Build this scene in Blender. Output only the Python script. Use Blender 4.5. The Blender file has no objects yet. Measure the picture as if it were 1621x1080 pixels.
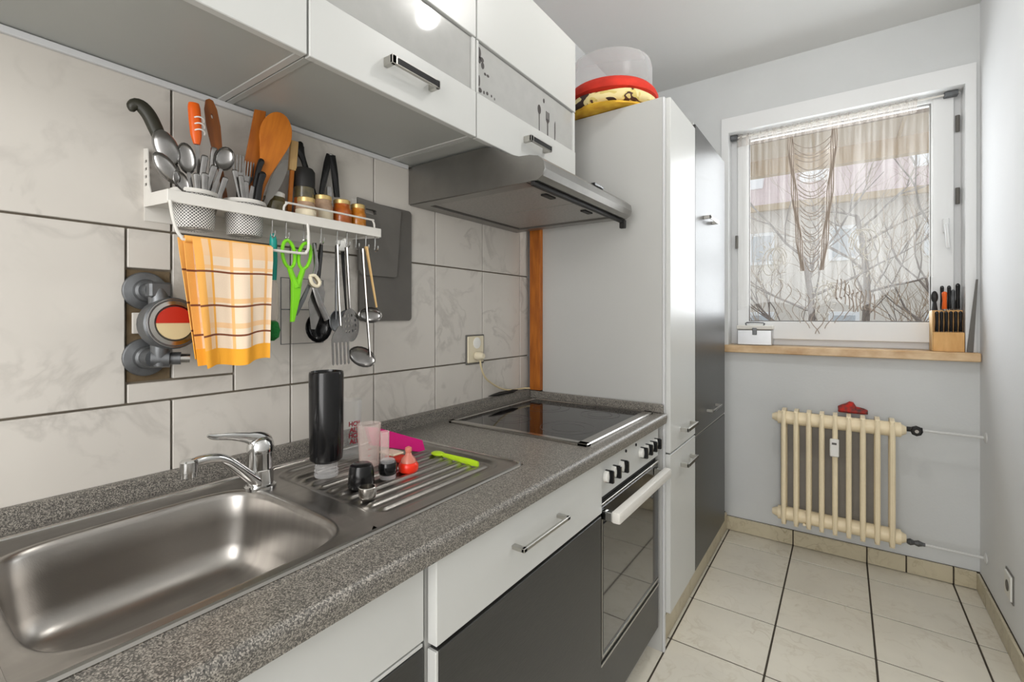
import bpy, bmesh, math, random
from math import sin, cos, pi, radians
from mathutils import Vector, Matrix
random.seed(7)
S = bpy.context.scene
C = S.collection
# ---------------------------------------------------------------- camera, light, exposure
cam = bpy.data.objects.new('camera', bpy.data.cameras.new('camera')); C.objects.link(cam)
cam.location = (1.19, 0, 1.30); cam.rotation_euler = (radians(90), 0, radians(35.33))
cam.data.sensor_width = 36; cam.data.lens = 740/1621*36; cam.data.shift_y = -39/1621; cam.data.clip_start = 0.02
S.camera = cam
S.view_settings.view_transform = 'Standard'; S.view_settings.look = 'None'
S.view_settings.gamma = 1; S.view_settings.use_curve_mapping = False
S.view_settings.exposure = 0.05
W = bpy.data.worlds.new('world'); S.world = W; W.use_nodes = True
W.node_tree.nodes['Background'].inputs[0].default_value = (.86, .92, 1, 1)
W.node_tree.nodes['Background'].inputs[1].default_value = .95
def area(name, loc, target, sx, sy, power, col=(1, 1, 1)):
    l = bpy.data.lights.new(name, 'AREA'); l.shape = 'RECTANGLE'; l.size = sx; l.size_y = sy; l.energy = power; l.color = col
    o = bpy.data.objects.new(name, l); C.objects.link(o); o.location = loc
    o.rotation_euler = (Vector(target)-Vector(loc)).to_track_quat('-Z', 'Y').to_euler(); return o
pl = bpy.data.lights.new('ceiling_lamp_light', 'POINT'); pl.energy = 13; pl.shadow_soft_size = .045; pl.color = (1, .98, .95)
po = bpy.data.objects.new('ceiling_lamp_light', pl); C.objects.link(po); po.location = (1.11, 1.58, 2.72)
area('rear_fill_light', (1.15, -1.35, 1.55), (1.0, 2, 1.1), 1.1, 1.9, 40, (1, .985, .97))  # added soft fill behind the camera
area('window_daylight', (1.15, 3.45, 1.85), (1.0, 0, 1.1), 1.0, 1.1, 20, (.93, .97, 1))

# ---------------------------------------------------------------- materials
M = {}
def lin(c):
    return tuple((v/12.92 if v <= .04045 else ((v+.055)/1.055)**2.4) for v in (c[0]/255, c[1]/255, c[2]/255)) + (1,)
def N(nt, t, **kw):
    n = nt.nodes.new(t)
    for k, v in kw.items():
        if k in n.inputs: n.inputs[k].default_value = v
        else: setattr(n, k, v)
    return n
def mat(name, rgb, rough=.5, metal=0, noise=0, nscale=12, bump=0, bscale=40, trans=0, ior=1.45, coat=0, alpha=1, stretch=None, rgb2=None, spec=.5, emit=0):
    m = bpy.data.materials.new(name); m.use_nodes = True; nt = m.node_tree; b = nt.nodes['Principled BSDF']
    b.inputs['Base Color'].default_value = lin(rgb); b.inputs['Roughness'].default_value = rough
    b.inputs['Metallic'].default_value = metal; b.inputs['Transmission Weight'].default_value = trans
    b.inputs['IOR'].default_value = ior; b.inputs['Coat Weight'].default_value = coat; b.inputs['Alpha'].default_value = alpha
    b.inputs['Specular IOR Level'].default_value = spec
    tc = N(nt, 'ShaderNodeTexCoord'); vec = tc.outputs['Object']
    if stretch:
        mp = N(nt, 'ShaderNodeMapping', Scale=stretch); nt.links.new(vec, mp.inputs[0]); vec = mp.outputs[0]
    if noise or rgb2:
        n = N(nt, 'ShaderNodeTexNoise', Scale=nscale, Detail=5.0); nt.links.new(vec, n.inputs['Vector'])
        r = N(nt, 'ShaderNodeMapRange'); r.inputs[1].default_value = .3; r.inputs[2].default_value = .7
        nt.links.new(n.outputs[0], r.inputs[0])
        mx = N(nt, 'ShaderNodeMix', data_type='RGBA'); a = lin(rgb)
        c2 = lin(rgb2) if rgb2 else tuple(v*(1-noise) for v in a[:3])+(1,)
        mx.inputs[6].default_value = a; mx.inputs[7].default_value = c2
        nt.links.new(r.outputs[0], mx.inputs[0]); nt.links.new(mx.outputs[2], b.inputs['Base Color'])
    if bump:
        n = N(nt, 'ShaderNodeTexNoise', Scale=bscale, Detail=4.0); nt.links.new(vec, n.inputs['Vector'])
        bp = N(nt, 'ShaderNodeBump', Strength=bump, Distance=.002); nt.links.new(n.outputs[0], bp.inputs['Height'])
        nt.links.new(bp.outputs[0], b.inputs['Normal'])
    M[name] = m; return m
mat('plaster', (214, 216, 216), .85, noise=.06, nscale=3, bump=.25, bscale=90)
mat('plaster_white', (236, 237, 238), .85, noise=.04, nscale=2.5, bump=.2, bscale=90)
mat('ceiling_paint', (226, 226, 224), .9, noise=.03, nscale=2)
mat('white_laminate', (206, 207, 204), .32, noise=.02, nscale=3)
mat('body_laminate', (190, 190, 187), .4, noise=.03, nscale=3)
mat('shaded_laminate', (174, 176, 172), .4, noise=.04, nscale=5)  # white laminate with the shade of the cabinet undersides put into its colour
mat('gap_dark', (30, 30, 30), .7)
mat('dark_laminate', (55, 55, 53), .33, noise=.2, nscale=30, bump=.15, bscale=60, stretch=(1, 1, 6))
mat('steel', (190, 187, 182), .2, 1, noise=.12, nscale=6)
mat('steel_brushed', (172, 168, 163), .3, 1, noise=.14, nscale=4, bump=.05, bscale=160, stretch=(12, 1, 1))
mat('hood_steel', (158, 156, 152), .38, 1, noise=.2, nscale=9, bump=.1, bscale=80)
mat('hood_filter', (184, 182, 178), .5, .8, noise=.2, nscale=120, bump=.6, bscale=400)
mat('chrome', (215, 215, 214), .1, 1)
mat('cutlery_steel', (160, 158, 156), .22, 1, noise=.25, nscale=40)
mat('dull_metal', (118, 120, 122), .42, .75, noise=.35, nscale=25, bump=.3, bscale=60)
mat('satin_nickel', (186, 184, 178), .3, 1)
mat('white_metal', (224, 221, 214), .4, noise=.05, nscale=20)
mat('black_plastic', (20, 20, 21), .16, spec=.45)
mat('black_matt', (32, 31, 30), .55)
mat('olive_black', (44, 43, 32), .45)
mat('wood_orange', (180, 104, 30), .45, rgb2=(146, 78, 20), nscale=9, stretch=(9, 9, 1.2))
mat('wood_spatula', (204, 122, 34), .5, rgb2=(178, 98, 22), nscale=14, stretch=(6, 6, .8))
mat('wood_brown', (140, 80, 30), .45, rgb2=(104, 56, 20), nscale=14, stretch=(6, 6, .8))
mat('wood_pale', (222, 186, 128), .5, rgb2=(200, 160, 100), nscale=12, stretch=(6, 6, 1))
mat('wood_beech', (226, 178, 112), .42, rgb2=(208, 154, 84), nscale=9, stretch=(5, 5, 1.2))
mat('sill_stone', (226, 198, 158), .35, rgb2=(190, 150, 104), nscale=18, stretch=(.6, 1, 1))
mat('orange_plastic', (232, 98, 16), .35)
mat('white_plastic', (236, 235, 230), .35)
mat('cream_plastic', (226, 216, 190), .4)
mat('magenta_plastic', (206, 16, 120), .35)
mat('lime_plastic', (176, 214, 36), .35)
mat('scissor_green', (122, 206, 26), .3)
mat('teal_plastic', (20, 150, 140), .4)
mat('bristle_green', (22, 128, 52), .8, noise=.4, nscale=200, bump=1, bscale=600)
mat('red_silicone', (240, 48, 22), .3)
mat('teat_silicone', (236, 150, 130), .25, trans=.35)
mat('red_cloth', (205, 46, 26), .8, noise=.35, nscale=14)
mat('redblack_cloth', (212, 44, 30), .8, rgb2=(60, 62, 60), nscale=38)
mat('enamel_cream', (246, 230, 196), .38, noise=.08, nscale=8)
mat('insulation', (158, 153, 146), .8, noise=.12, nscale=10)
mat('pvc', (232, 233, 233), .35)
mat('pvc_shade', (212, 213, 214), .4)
mat('hob_glass', (16, 14, 15), .05, spec=.5)
mat('oven_glass', (34, 34, 33), .05, coat=.8, spec=.9)
mat('ring_print', (74, 68, 68), .2)
mat('grout_wall', (150, 140, 124), .9, noise=.25, nscale=12)
mat('grout_floor', (74, 66, 56), .9, noise=.2, nscale=20)
mat('mortar', (112, 98, 76), .95, rgb2=(84, 66, 42), nscale=22, bump=.8, bscale=60)
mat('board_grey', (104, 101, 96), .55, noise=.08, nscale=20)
mat('board_grey_light', (114, 111, 106), .55, noise=.08, nscale=20)
mat('red_dial', (196, 48, 30), .4); mat('cream_dial', (224, 206, 160), .5)
mat('amber', (196, 104, 20), .35, rgb2=(150, 62, 12), nscale=60, coat=.8)
mat('amber_yellow', (216, 142, 28), .35, rgb2=(170, 90, 14), nscale=60, coat=.8)
mat('olive_herb', (98, 88, 52), .4, rgb2=(64, 58, 34), nscale=70, coat=.8)
mat('pinkish_spice', (190, 160, 132), .4, rgb2=(160, 128, 104), nscale=70, coat=.8)
mat('label_cream', (232, 220, 192), .6)
mat('gold_lid', (214, 186, 124), .35, .6)
mat('red_text', (170, 40, 60), .6)
mat('glass', (250, 252, 252), .02, trans=1, ior=1.12)
mat('clear_plastic', (246, 244, 244), .06, trans=.95, ior=1.18)
mat('milk_plastic', (236, 224, 218), .25, trans=.72, ior=1.1)
mat('frost_dome', (226, 229, 230), .35, trans=.62, ior=1.05)
mat('frosted_glass', (178, 178, 175), .05, noise=.06, nscale=30)
mat('print_dark', (70, 66, 64), .6)
mat('pipe_paint', (214, 214, 212), .4)
mat('lace_thread', (166, 152, 140), .9); mat('lace_white', (226, 222, 214), .9)
mat('bark', (150, 138, 128), .9, noise=.3, nscale=20)
mat('twig', (176, 156, 134), .9)
mat('awning_dark', (120, 98, 78), .8, noise=.2, nscale=3); mat('soffit', (196, 176, 150), .8); mat('fascia', (186, 158, 118), .8, noise=.15, nscale=4)
mat('house_roof', (208, 186, 182), .9, noise=.1, nscale=4, stretch=(1, 1, 6)); mat('house_wall', (232, 224, 212), .9, noise=.08, nscale=2)
mat('house_glass', (196, 200, 202), .4); mat('house_white', (246, 246, 244), .8); mat('outside_ground', (170, 166, 150), .95, noise=.3, nscale=.6)
mat('box_aluminium', (200, 202, 204), .35, .7, noise=.05, nscale=30)
mat('cord_cream', (214, 198, 158), .5)

def marble(name, base, vein, scale, warm=None, rough=.22):
    m = bpy.data.materials.new(name); m.use_nodes = True; nt = m.node_tree; b = nt.nodes['Principled BSDF']
    tc = N(nt, 'ShaderNodeTexCoord'); oi = N(nt, 'ShaderNodeObjectInfo')
    ml = N(nt, 'ShaderNodeMath', operation='MULTIPLY'); ml.inputs[1].default_value = 50; nt.links.new(oi.outputs['Random'], ml.inputs[0])
    def nz(sc, dist, det=6.):
        n = N(nt, 'ShaderNodeTexNoise', noise_dimensions='4D', Scale=sc, Detail=det, Distortion=dist)
        nt.links.new(tc.outputs['Object'], n.inputs['Vector']); nt.links.new(ml.outputs[0], n.inputs['W']); return n
    n1 = nz(scale, 1.2); r1 = N(nt, 'ShaderNodeValToRGB')
    e = r1.color_ramp.elements; e[0].position = .455; e[0].color = (0, 0, 0, 1); e[1].position = .5; e[1].color = (1, 1, 1, 1)
    x = r1.color_ramp.elements.new(.545); x.color = (0, 0, 0, 1)
    nt.links.new(n1.outputs[0], r1.inputs[0])
    n2 = nz(scale*.7, .3); r2 = N(nt, 'ShaderNodeMapRange'); r2.inputs[1].default_value = .42; r2.inputs[2].default_value = .75; nt.links.new(n2.outputs[0], r2.inputs[0])
    mm = N(nt, 'ShaderNodeMath', operation='MULTIPLY'); nt.links.new(r1.outputs[0], mm.inputs[0]); nt.links.new(r2.outputs[0], mm.inputs[1])
    mx = N(nt, 'ShaderNodeMix', data_type='RGBA'); mx.inputs[6].default_value = lin(base); mx.inputs[7].default_value = lin(vein)
    nt.links.new(mm.outputs[0], mx.inputs[0])
    n3 = nz(scale*.5, 0, 3.); mx2 = N(nt, 'ShaderNodeMix', data_type='RGBA', blend_type='MULTIPLY'); mx2.inputs[0].default_value = .5
    r3 = N(nt, 'ShaderNodeMapRange'); r3.inputs[1].default_value = .3; r3.inputs[2].default_value = .7; r3.inputs[3].default_value = .86; r3.inputs[4].default_value = 1.05
    nt.links.new(n3.outputs[0], r3.inputs[0]); nt.links.new(mx.outputs[2], mx2.inputs[6]); nt.links.new(r3.outputs[0], mx2.inputs[7])
    nt.links.new(mx2.outputs[2], b.inputs['Base Color']); b.inputs['Roughness'].default_value = rough
    M[name] = m
marble('wall_tile', (212, 207, 199), (168, 163, 156), 5.5)
marble('floor_tile', (226, 220, 205), (206, 197, 178), 11, rough=.3)
marble('base_tile', (204, 194, 168), (164, 150, 120), 12, rough=.35)

def granite():
    m = bpy.data.materials.new('granite'); m.use_nodes = True; nt = m.node_tree; b = nt.nodes['Principled BSDF']
    tc = N(nt, 'ShaderNodeTexCoord')
    v = N(nt, 'ShaderNodeTexVoronoi', Scale=640.); nt.links.new(tc.outputs['Object'], v.inputs['Vector'])
    n = N(nt, 'ShaderNodeTexNoise', Scale=380., Detail=3.); nt.links.new(tc.outputs['Object'], n.inputs['Vector'])
    sp = N(nt, 'ShaderNodeSeparateColor'); nt.links.new(v.outputs['Color'], sp.inputs[0])
    ad = N(nt, 'ShaderNodeMath', operation='MULTIPLY_ADD'); ad.inputs[1].default_value = .6; nt.links.new(sp.outputs[0], ad.inputs[0])
    mu = N(nt, 'ShaderNodeMath', operation='MULTIPLY'); mu.inputs[1].default_value = .4; nt.links.new(n.outputs[0], mu.inputs[0]); nt.links.new(mu.outputs[0], ad.inputs[2])
    r = N(nt, 'ShaderNodeValToRGB'); e = r.color_ramp.elements
    e[0].position = .12; e[0].color = lin((52, 50, 48)); e[1].position = .8; e[1].color = lin((168, 162, 152))
    x = e.new(.45); x.color = lin((96, 93, 88))
    nt.links.new(ad.outputs[0], r.inputs[0]); nt.links.new(r.outputs[0], b.inputs['Base Color']); b.inputs['Roughness'].default_value = .36
    M['granite'] = m
granite()

def dots():
    m = bpy.data.materials.new('perforated'); m.use_nodes = True; nt = m.node_tree; b = nt.nodes['Principled BSDF']
    tc = N(nt, 'ShaderNodeTexCoord'); mp = N(nt, 'ShaderNodeMapping'); nt.links.new(tc.outputs['UV'], mp.inputs[0])
    mp.inputs['Scale'].default_value = (34, 11, 1); mp.inputs['Rotation'].default_value = (0, 0, 0)
    # staggered dots: two half-offset lattices
    outs = []
    for off in (0, .5):
        a = N(nt, 'ShaderNodeVectorMath', operation='ADD'); a.inputs[1].default_value = (off, off, 0); nt.links.new(mp.outputs[0], a.inputs[0])
        f = N(nt, 'ShaderNodeVectorMath', operation='FRACTION'); nt.links.new(a.outputs[0], f.inputs[0])
        s = N(nt, 'ShaderNodeVectorMath', operation='DISTANCE'); s.inputs[1].default_value = (.5, .5, 0); nt.links.new(f.outputs[0], s.inputs[0])
        l = N(nt, 'ShaderNodeMath', operation='LESS_THAN'); l.inputs[1].default_value = .24; nt.links.new(s.outputs['Value'], l.inputs[0]); outs.append(l)
    mxm = N(nt, 'ShaderNodeMath', operation='MAXIMUM'); nt.links.new(outs[0].outputs[0], mxm.inputs[0]); nt.links.new(outs[1].outputs[0], mxm.inputs[1])
    mx = N(nt, 'ShaderNodeMix', data_type='RGBA'); mx.inputs[6].default_value = lin((226, 224, 220)); mx.inputs[7].default_value = lin((34, 36, 38))
    nt.links.new(mxm.outputs[0], mx.inputs[0]); nt.links.new(mx.outputs[2], b.inputs['Base Color']); b.inputs['Roughness'].default_value = .35
    M['perforated'] = m
dots()

def towel_mat():
    m = bpy.data.materials.new('towel_plaid'); m.use_nodes = True; nt = m.node_tree; b = nt.nodes['Principled BSDF']
    tc = N(nt, 'ShaderNodeTexCoord'); sx = N(nt, 'ShaderNodeSeparateXYZ'); nt.links.new(tc.outputs['UV'], sx.inputs[0])
    def ramp(sock, stops):
        r = N(nt, 'ShaderNodeValToRGB'); r.color_ramp.interpolation = 'CONSTANT'; e = r.color_ramp.elements
        e[0].position = 0; e[0].color = (stops[0][1],)*3+(1,); e[1].position = stops[1][0]; e[1].color = (stops[1][1],)*3+(1,)
        for p, v in stops[2:]: q = e.new(p); q.color = (v,)*3+(1,)
        nt.links.new(sock, r.inputs[0]); return r.outputs[0]
    # yellow weft/warp lines (u across, v down from the rail)
    u = ramp(sx.outputs[0], [(0, .85), (.09, .35), (.17, .9), (.2, .12), (.42, .7), (.46, .12), (.66, .7), (.70, .12), (.88, .7), (.92, .12)])
    v = ramp(sx.outputs[1], [(0, .45), (.13, .1), (.2, .55), (.23, .1), (.46, .55), (.5, .1), (.66, .5), (.7, .1), (.865, .98)])
    w = ramp(sx.outputs[1], [(0, 0), (.245, 1), (.258, 0), (.515, 1), (.528, 0), (.75, 1), (.763, 0)])
    w2 = ramp(sx.outputs[1], [(0, 0), (.865, 1)])
    mxm = N(nt, 'ShaderNodeMath', operation='MAXIMUM'); nt.links.new(u, mxm.inputs[0]); nt.links.new(v, mxm.inputs[1])
    a = N(nt, 'ShaderNodeMix', data_type='RGBA'); a.inputs[6].default_value = lin((240, 224, 204)); a.inputs[7].default_value = lin((246, 172, 52)); nt.links.new(mxm.outputs[0], a.inputs[0])
    c = N(nt, 'ShaderNodeMix', data_type='RGBA'); c.inputs[7].default_value = lin((128, 78, 56)); nt.links.new(a.outputs[2], c.inputs[6]); nt.links.new(w, c.inputs[0])
    nt.links.new(c.outputs[2], b.inputs['Base Color']); b.inputs['Roughness'].default_value = .9; b.inputs['Specular IOR Level'].default_value = .1
    n = N(nt, 'ShaderNodeTexNoise', Scale=900.); nt.links.new(tc.outputs['Object'], n.inputs['Vector'])
    bp = N(nt, 'ShaderNodeBump', Strength=.5, Distance=.001); nt.links.new(n.outputs[0], bp.inputs['Height']); nt.links.new(bp.outputs[0], b.inputs['Normal'])
    M['towel_plaid'] = m
towel_mat()

def sheer(name, dens, col):
    m = bpy.data.materials.new(name); m.use_nodes = True; nt = m.node_tree; nt.nodes.clear()
    o = N(nt, 'ShaderNodeOutputMaterial'); t = N(nt, 'ShaderNodeBsdfTransparent'); d = N(nt, 'ShaderNodeBsdfDiffuse'); d.inputs[0].default_value = lin(col)
    tr = N(nt, 'ShaderNodeBsdfTranslucent'); tr.inputs[0].default_value = lin(col)
    a = N(nt, 'ShaderNodeMixShader'); a.inputs[0].default_value = .5; nt.links.new(d.outputs[0], a.inputs[1]); nt.links.new(tr.outputs[0], a.inputs[2])
    x = N(nt, 'ShaderNodeMixShader'); nt.links.new(t.outputs[0], x.inputs[1]); nt.links.new(a.outputs[0], x.inputs[2]); x.inputs[0].default_value = dens
    tc = N(nt, 'ShaderNodeTexCoord'); w = N(nt, 'ShaderNodeTexNoise', Scale=14., Detail=2.); mp = N(nt, 'ShaderNodeMapping', Scale=(3, 1, .15)); nt.links.new(tc.outputs['Object'], mp.inputs[0]); nt.links.new(mp.outputs[0], w.inputs['Vector'])
    r = N(nt, 'ShaderNodeMapRange'); r.inputs[1].default_value = .35; r.inputs[2].default_value = .7; r.inputs[3].default_value = dens*.6; r.inputs[4].default_value = dens*1.5
    nt.links.new(w.outputs[0], r.inputs[0]); nt.links.new(r.outputs[0], x.inputs[0]); nt.links.new(x.outputs[0], o.inputs[0]); M[name] = m
def film(name, dens, col, rough=.12):
    m = bpy.data.materials.new(name); m.use_nodes = True; nt = m.node_tree; b = nt.nodes['Principled BSDF']; b.inputs['Base Color'].default_value = lin(col); b.inputs['Roughness'].default_value = rough
    t = N(nt, 'ShaderNodeBsdfTransparent'); x = N(nt, 'ShaderNodeMixShader'); lw = N(nt, 'ShaderNodeLayerWeight', Blend=.25)
    a = N(nt, 'ShaderNodeMapRange'); a.inputs[3].default_value = dens; a.inputs[4].default_value = min(1, dens+.45); nt.links.new(lw.outputs['Facing'], a.inputs[0]); nt.links.new(a.outputs[0], x.inputs[0])
    nt.links.new(t.outputs[0], x.inputs[1]); nt.links.new(b.outputs[0], x.inputs[2]); nt.links.new(x.outputs[0], nt.nodes['Material Output'].inputs[0]); M[name] = m
film('milk_plastic', .2, (240, 222, 214)); film('frost_dome', .14, (226, 230, 231), .3); film('glass', .06, (236, 238, 238), .03); film('clear_plastic', .2, (226, 226, 226), .05)
sheer('sheer', .16, (240, 238, 234)); sheer('sheer_dense', .4, (200, 192, 184))

def pane_mat():
    m = bpy.data.materials.new('window_glass'); m.use_nodes = True; nt = m.node_tree; nt.nodes.clear()
    o = N(nt, 'ShaderNodeOutputMaterial'); t = N(nt, 'ShaderNodeBsdfTransparent'); g = N(nt, 'ShaderNodeBsdfGlossy', Roughness=.03)
    f = N(nt, 'ShaderNodeFresnel', IOR=1.08); x = N(nt, 'ShaderNodeMixShader'); nt.links.new(f.outputs[0], x.inputs[0]); nt.links.new(t.outputs[0], x.inputs[1]); nt.links.new(g.outputs[0], x.inputs[2]); nt.links.new(x.outputs[0], o.inputs[0])
    M['window_glass'] = m
pane_mat()

def cake_cloth():
    m = bpy.data.materials.new('cake_cloth'); m.use_nodes = True; nt = m.node_tree; b = nt.nodes['Principled BSDF']; b.inputs['Roughness'].default_value = .7
    tc = N(nt, 'ShaderNodeTexCoord'); v = N(nt, 'ShaderNodeTexNoise', Scale=10., Detail=2.0, Distortion=1.0); nt.links.new(tc.outputs['Object'], v.inputs['Vector'])
    r = N(nt, 'ShaderNodeValToRGB'); r.color_ramp.interpolation = 'CONSTANT'; e = r.color_ramp.elements
    e[0].position = 0; e[0].color = lin((52, 32, 26)); e[1].position = .43; e[1].color = lin((222, 206, 150))
    for p, c in ((.56, (206, 186, 110)), (.60, (70, 38, 30)), (.66, (214, 196, 130))): q = e.new(p); q.color = lin(c)
    nt.links.new(v.outputs[0], r.inputs[0]); nt.links.new(r.outputs[0], b.inputs['Base Color']); M['cake_cloth'] = m
cake_cloth(); mat('yellow_cloth', (232, 190, 60), .8, rgb2=(196, 140, 40), nscale=20, stretch=(1, 1, 5))

# ---------------------------------------------------------------- mesh helpers (world coordinates unless noted)
class B:
    def __init__(s): s.bm = bmesh.new()
    def box(s, lo, hi, bev=0, seg=1):
        r = bmesh.ops.create_cube(s.bm, size=1); vs = r['verts']
        for v in vs: v.co = Vector([lo[i]+(v.co[i]+.5)*(hi[i]-lo[i]) for i in range(3)])
        if bev:
            es = list({e for v in vs for e in v.link_edges})
            bmesh.ops.bevel(s.bm, geom=es, offset=bev, segments=seg, affect='EDGES', profile=.5)
        return s
    def rings(s, rings, cap0=True, cap1=True, close=False):
        vr = [[s.bm.verts.new(p) for p in r] for r in rings]; n = len(vr[0])
        m = len(vr)
        for i in range(m if close else m-1):
            a, b = vr[i], vr[(i+1) % m]
            for j in range(n): s.bm.faces.new((a[j], a[(j+1) % n], b[(j+1) % n], b[j]))
        if not close:
            if cap0: s.bm.faces.new(list(reversed(vr[0])))
            if cap1: s.bm.faces.new(vr[-1])
        return s
    def tube(s, pts, r, seg=8, close=False, sq=1.0, up=None, sm=3):
        pts = [Vector(p) for p in pts]; n = len(pts); rs = list(r) if isinstance(r, (list, tuple)) else [r]*n
        if n > 2 and not close and n < 14 and sm:   # round the path off
            P, Q = [], []
            for i in range(n-1):
                p0, p1, p2, p3 = pts[max(i-1, 0)], pts[i], pts[i+1], pts[min(i+2, n-1)]
                for k in range(sm):
                    u = k/sm; P.append(.5*((2*p1)+(p2-p0)*u+(2*p0-5*p1+4*p2-p3)*u*u+(3*p1-p0-3*p2+p3)*u**3)); Q.append(rs[i]*(1-u)+rs[i+1]*u)
            pts, rs = P+[pts[-1]], Q+[rs[-1]]; n = len(pts)
        out = []; prev = None
        for i in range(n):
            if close: t = (pts[(i+1) % n]-pts[i-1])
            else: t = pts[min(i+1, n-1)]-pts[max(i-1, 0)]
            t.normalize()
            if prev is None:
                ref = Vector(up) if up else (Vector((0, 0, 1)) if abs(t.z) < .9 else Vector((1, 0, 0)))
                x = ref.cross(t); x.normalize()
            else: x = prev-t*prev.dot(t); x.normalize()
            prev = x; y = t.cross(x)
            out.append([pts[i]+(x*cos(a)+y*sin(a)*sq)*rs[i] for a in (2*pi*k/seg for k in range(seg))])
        return s.rings(out, close=close)
    def lathe(s, prof, c, seg=24, axis=(0, 0, 1), cap0=True, cap1=True):   # prof: (r, h)
        z = Vector(axis).normalized(); x = z.orthogonal().normalized(); y = z.cross(x); c = Vector(c)
        return s.rings([[c+z*h+(x*cos(a)+y*sin(a))*max(r, 1e-5) for a in (2*pi*k/seg for k in range(seg))] for r, h in prof], cap0, cap1)
    def prism(s, pts, axis, a, b):   # pts 2d in the other two axes (in x,y,z order)
        def P(p, t):
            l = list(p); l.insert(axis, t); return Vector(l)
        return s.rings([[P(p, a) for p in pts], [P(p, b) for p in pts]])
    def ball(s, c, r, seg=12):
        r = r if isinstance(r, (list, tuple)) else (r, r, r)
        q = bmesh.ops.create_uvsphere(s.bm, u_segments=seg, v_segments=max(6, seg//2), radius=1)
        for v in q['verts']: v.co = Vector((c[0]+v.co.x*r[0], c[1]+v.co.y*r[1], c[2]+v.co.z*r[2]))
        return s
    def dish(s, c, w, h, d, th=.0012, seg=20):   # open bowl: local x wide, z long, hollow towards +y
        c = Vector(c); rr = []
        for k in range(6):
            f = k/5; a = f*pi/2
            rr.append([c+Vector((w*sin(a)*cos(t), -d*cos(a), h*sin(a)*sin(t))) for t in (2*pi*j/seg for j in range(seg))])
        rr[0] = [c+Vector((w*.02*cos(t), -d, h*.02*sin(t))) for t in (2*pi*j/seg for j in range(seg))]
        inner = [[p+Vector((0, th, 0))-(p-c)*(th/max(w, .01)) for p in r] for r in reversed(rr)]
        return s.rings(rr+inner)
def finish(bm, ang=35):
    bmesh.ops.recalc_face_normals(bm, faces=bm.faces)
    a = radians(ang)
    for f in bm.faces: f.smooth = True
    for e in bm.edges:
        e.smooth = len(e.link_faces) == 2 and e.calc_face_angle(0) < a
def mesh(b, name, m, ang=35):
    finish(b.bm, ang); me = bpy.data.meshes.new(name); b.bm.to_mesh(me); b.bm.free(); me.materials.append(M[m] if isinstance(m, str) else m); return me
def off(parent):
    v = Vector((0, 0, 0)); p = parent
    while p is not None: v += p.location; p = p.parent
    return v
def obj(name, b, m, parent=None, local=False, ang=35, label=None):
    if parent is not None and not local and not parent.get('rot'):
        bmesh.ops.translate(b.bm, verts=b.bm.verts, vec=-off(parent))
    o = bpy.data.objects.new(name, mesh(b, name, m, ang)); C.objects.link(o); o.parent = parent
    if label: o['label'] = label
    return o
def thing(name, label, cat, loc=(0, 0, 0), group=None):
    o = bpy.data.objects.new(name, None); C.objects.link(o); o.location = loc; o.empty_display_size = .05
    o['label'] = label; o['category'] = cat
    if group: o['group'] = group
    return o
def tool(name, label, cat, p0, p1, face=(1, -.2, 0), group=None):   # local frame: z runs p0 -> p1, +y faces the room
    o = thing(name, label, cat, p0, group)
    z = (Vector(p1)-Vector(p0)).normalized(); y = Vector(face); y = (y-z*y.dot(z)).normalized(); x = y.cross(z)
    o.matrix_world = Matrix.Translation(Vector(p0)) @ Matrix((x, y, z)).transposed().to_4x4()
    o['rot'] = 1; tools.append(o); return o
tools = []
def struct(name, b, m, label=None, parent=None):
    o = obj(name, b, m, parent); o['kind'] = 'structure'
    if label: o['label'] = label
    return o
def copy(root, loc, label):
    r = root.copy(); C.objects.link(r); r.location = loc; r['label'] = label
    for ch in root.children:
        c = ch.copy(); C.objects.link(c); c.parent = r
        for g in ch.children: d = g.copy(); C.objects.link(d); d.parent = c
    return r
def rrect(w, h, r, n=6, cx=0, cy=0):
    out = []
    for sx, sy, a0 in ((1, 1, 0), (-1, 1, 90), (-1, -1, 180), (1, -1, 270)):
        for k in range(n+1):
            a = radians(a0+90*k/n); out.append((cx+sx*(w/2-r)+r*cos(a), cy+sy*(h/2-r)+r*sin(a)))
    return out
def ell(w, h, cx=0, cy=0, n=20, e=1): return [(cx+w*abs(cos(t))**e*(1 if cos(t) > 0 else -1), cy+h*abs(sin(t))**e*(1 if sin(t) > 0 else -1)) for t in (2*pi*k/n for k in range(n))]
def plate(outlines, th, name, m, parent, place=None, bev=0):   # flat plate with holes; 2d outline (a, b); place maps (a, b, t) -> local
    cu = bpy.data.curves.new('tmp', 'CURVE'); cu.dimensions = '2D'; cu.fill_mode = 'BOTH'; cu.extrude = th/2; cu.bevel_depth = bev
    for ol in outlines:
        sp = cu.splines.new('POLY'); sp.points.add(len(ol)-1); sp.use_cyclic_u = True
        for p, q in zip(sp.points, ol): p.co = (q[0], q[1], 0, 1)
    t = bpy.data.objects.new('tmp', cu); C.objects.link(t); dg = bpy.context.evaluated_depsgraph_get()
    me = bpy.data.meshes.new_from_object(t.evaluated_get(dg)); bpy.data.objects.remove(t); bpy.data.curves.remove(cu)
    b = B(); b.bm.from_mesh(me); bpy.data.meshes.remove(me); bmesh.ops.remove_doubles(b.bm, verts=b.bm.verts, dist=1e-6)
    pf = place or (lambda a, bb, t: (a, t, bb))
    for v in b.bm.verts: v.co = Vector(pf(*v.co))
    return obj(name, b, m, parent)

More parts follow.
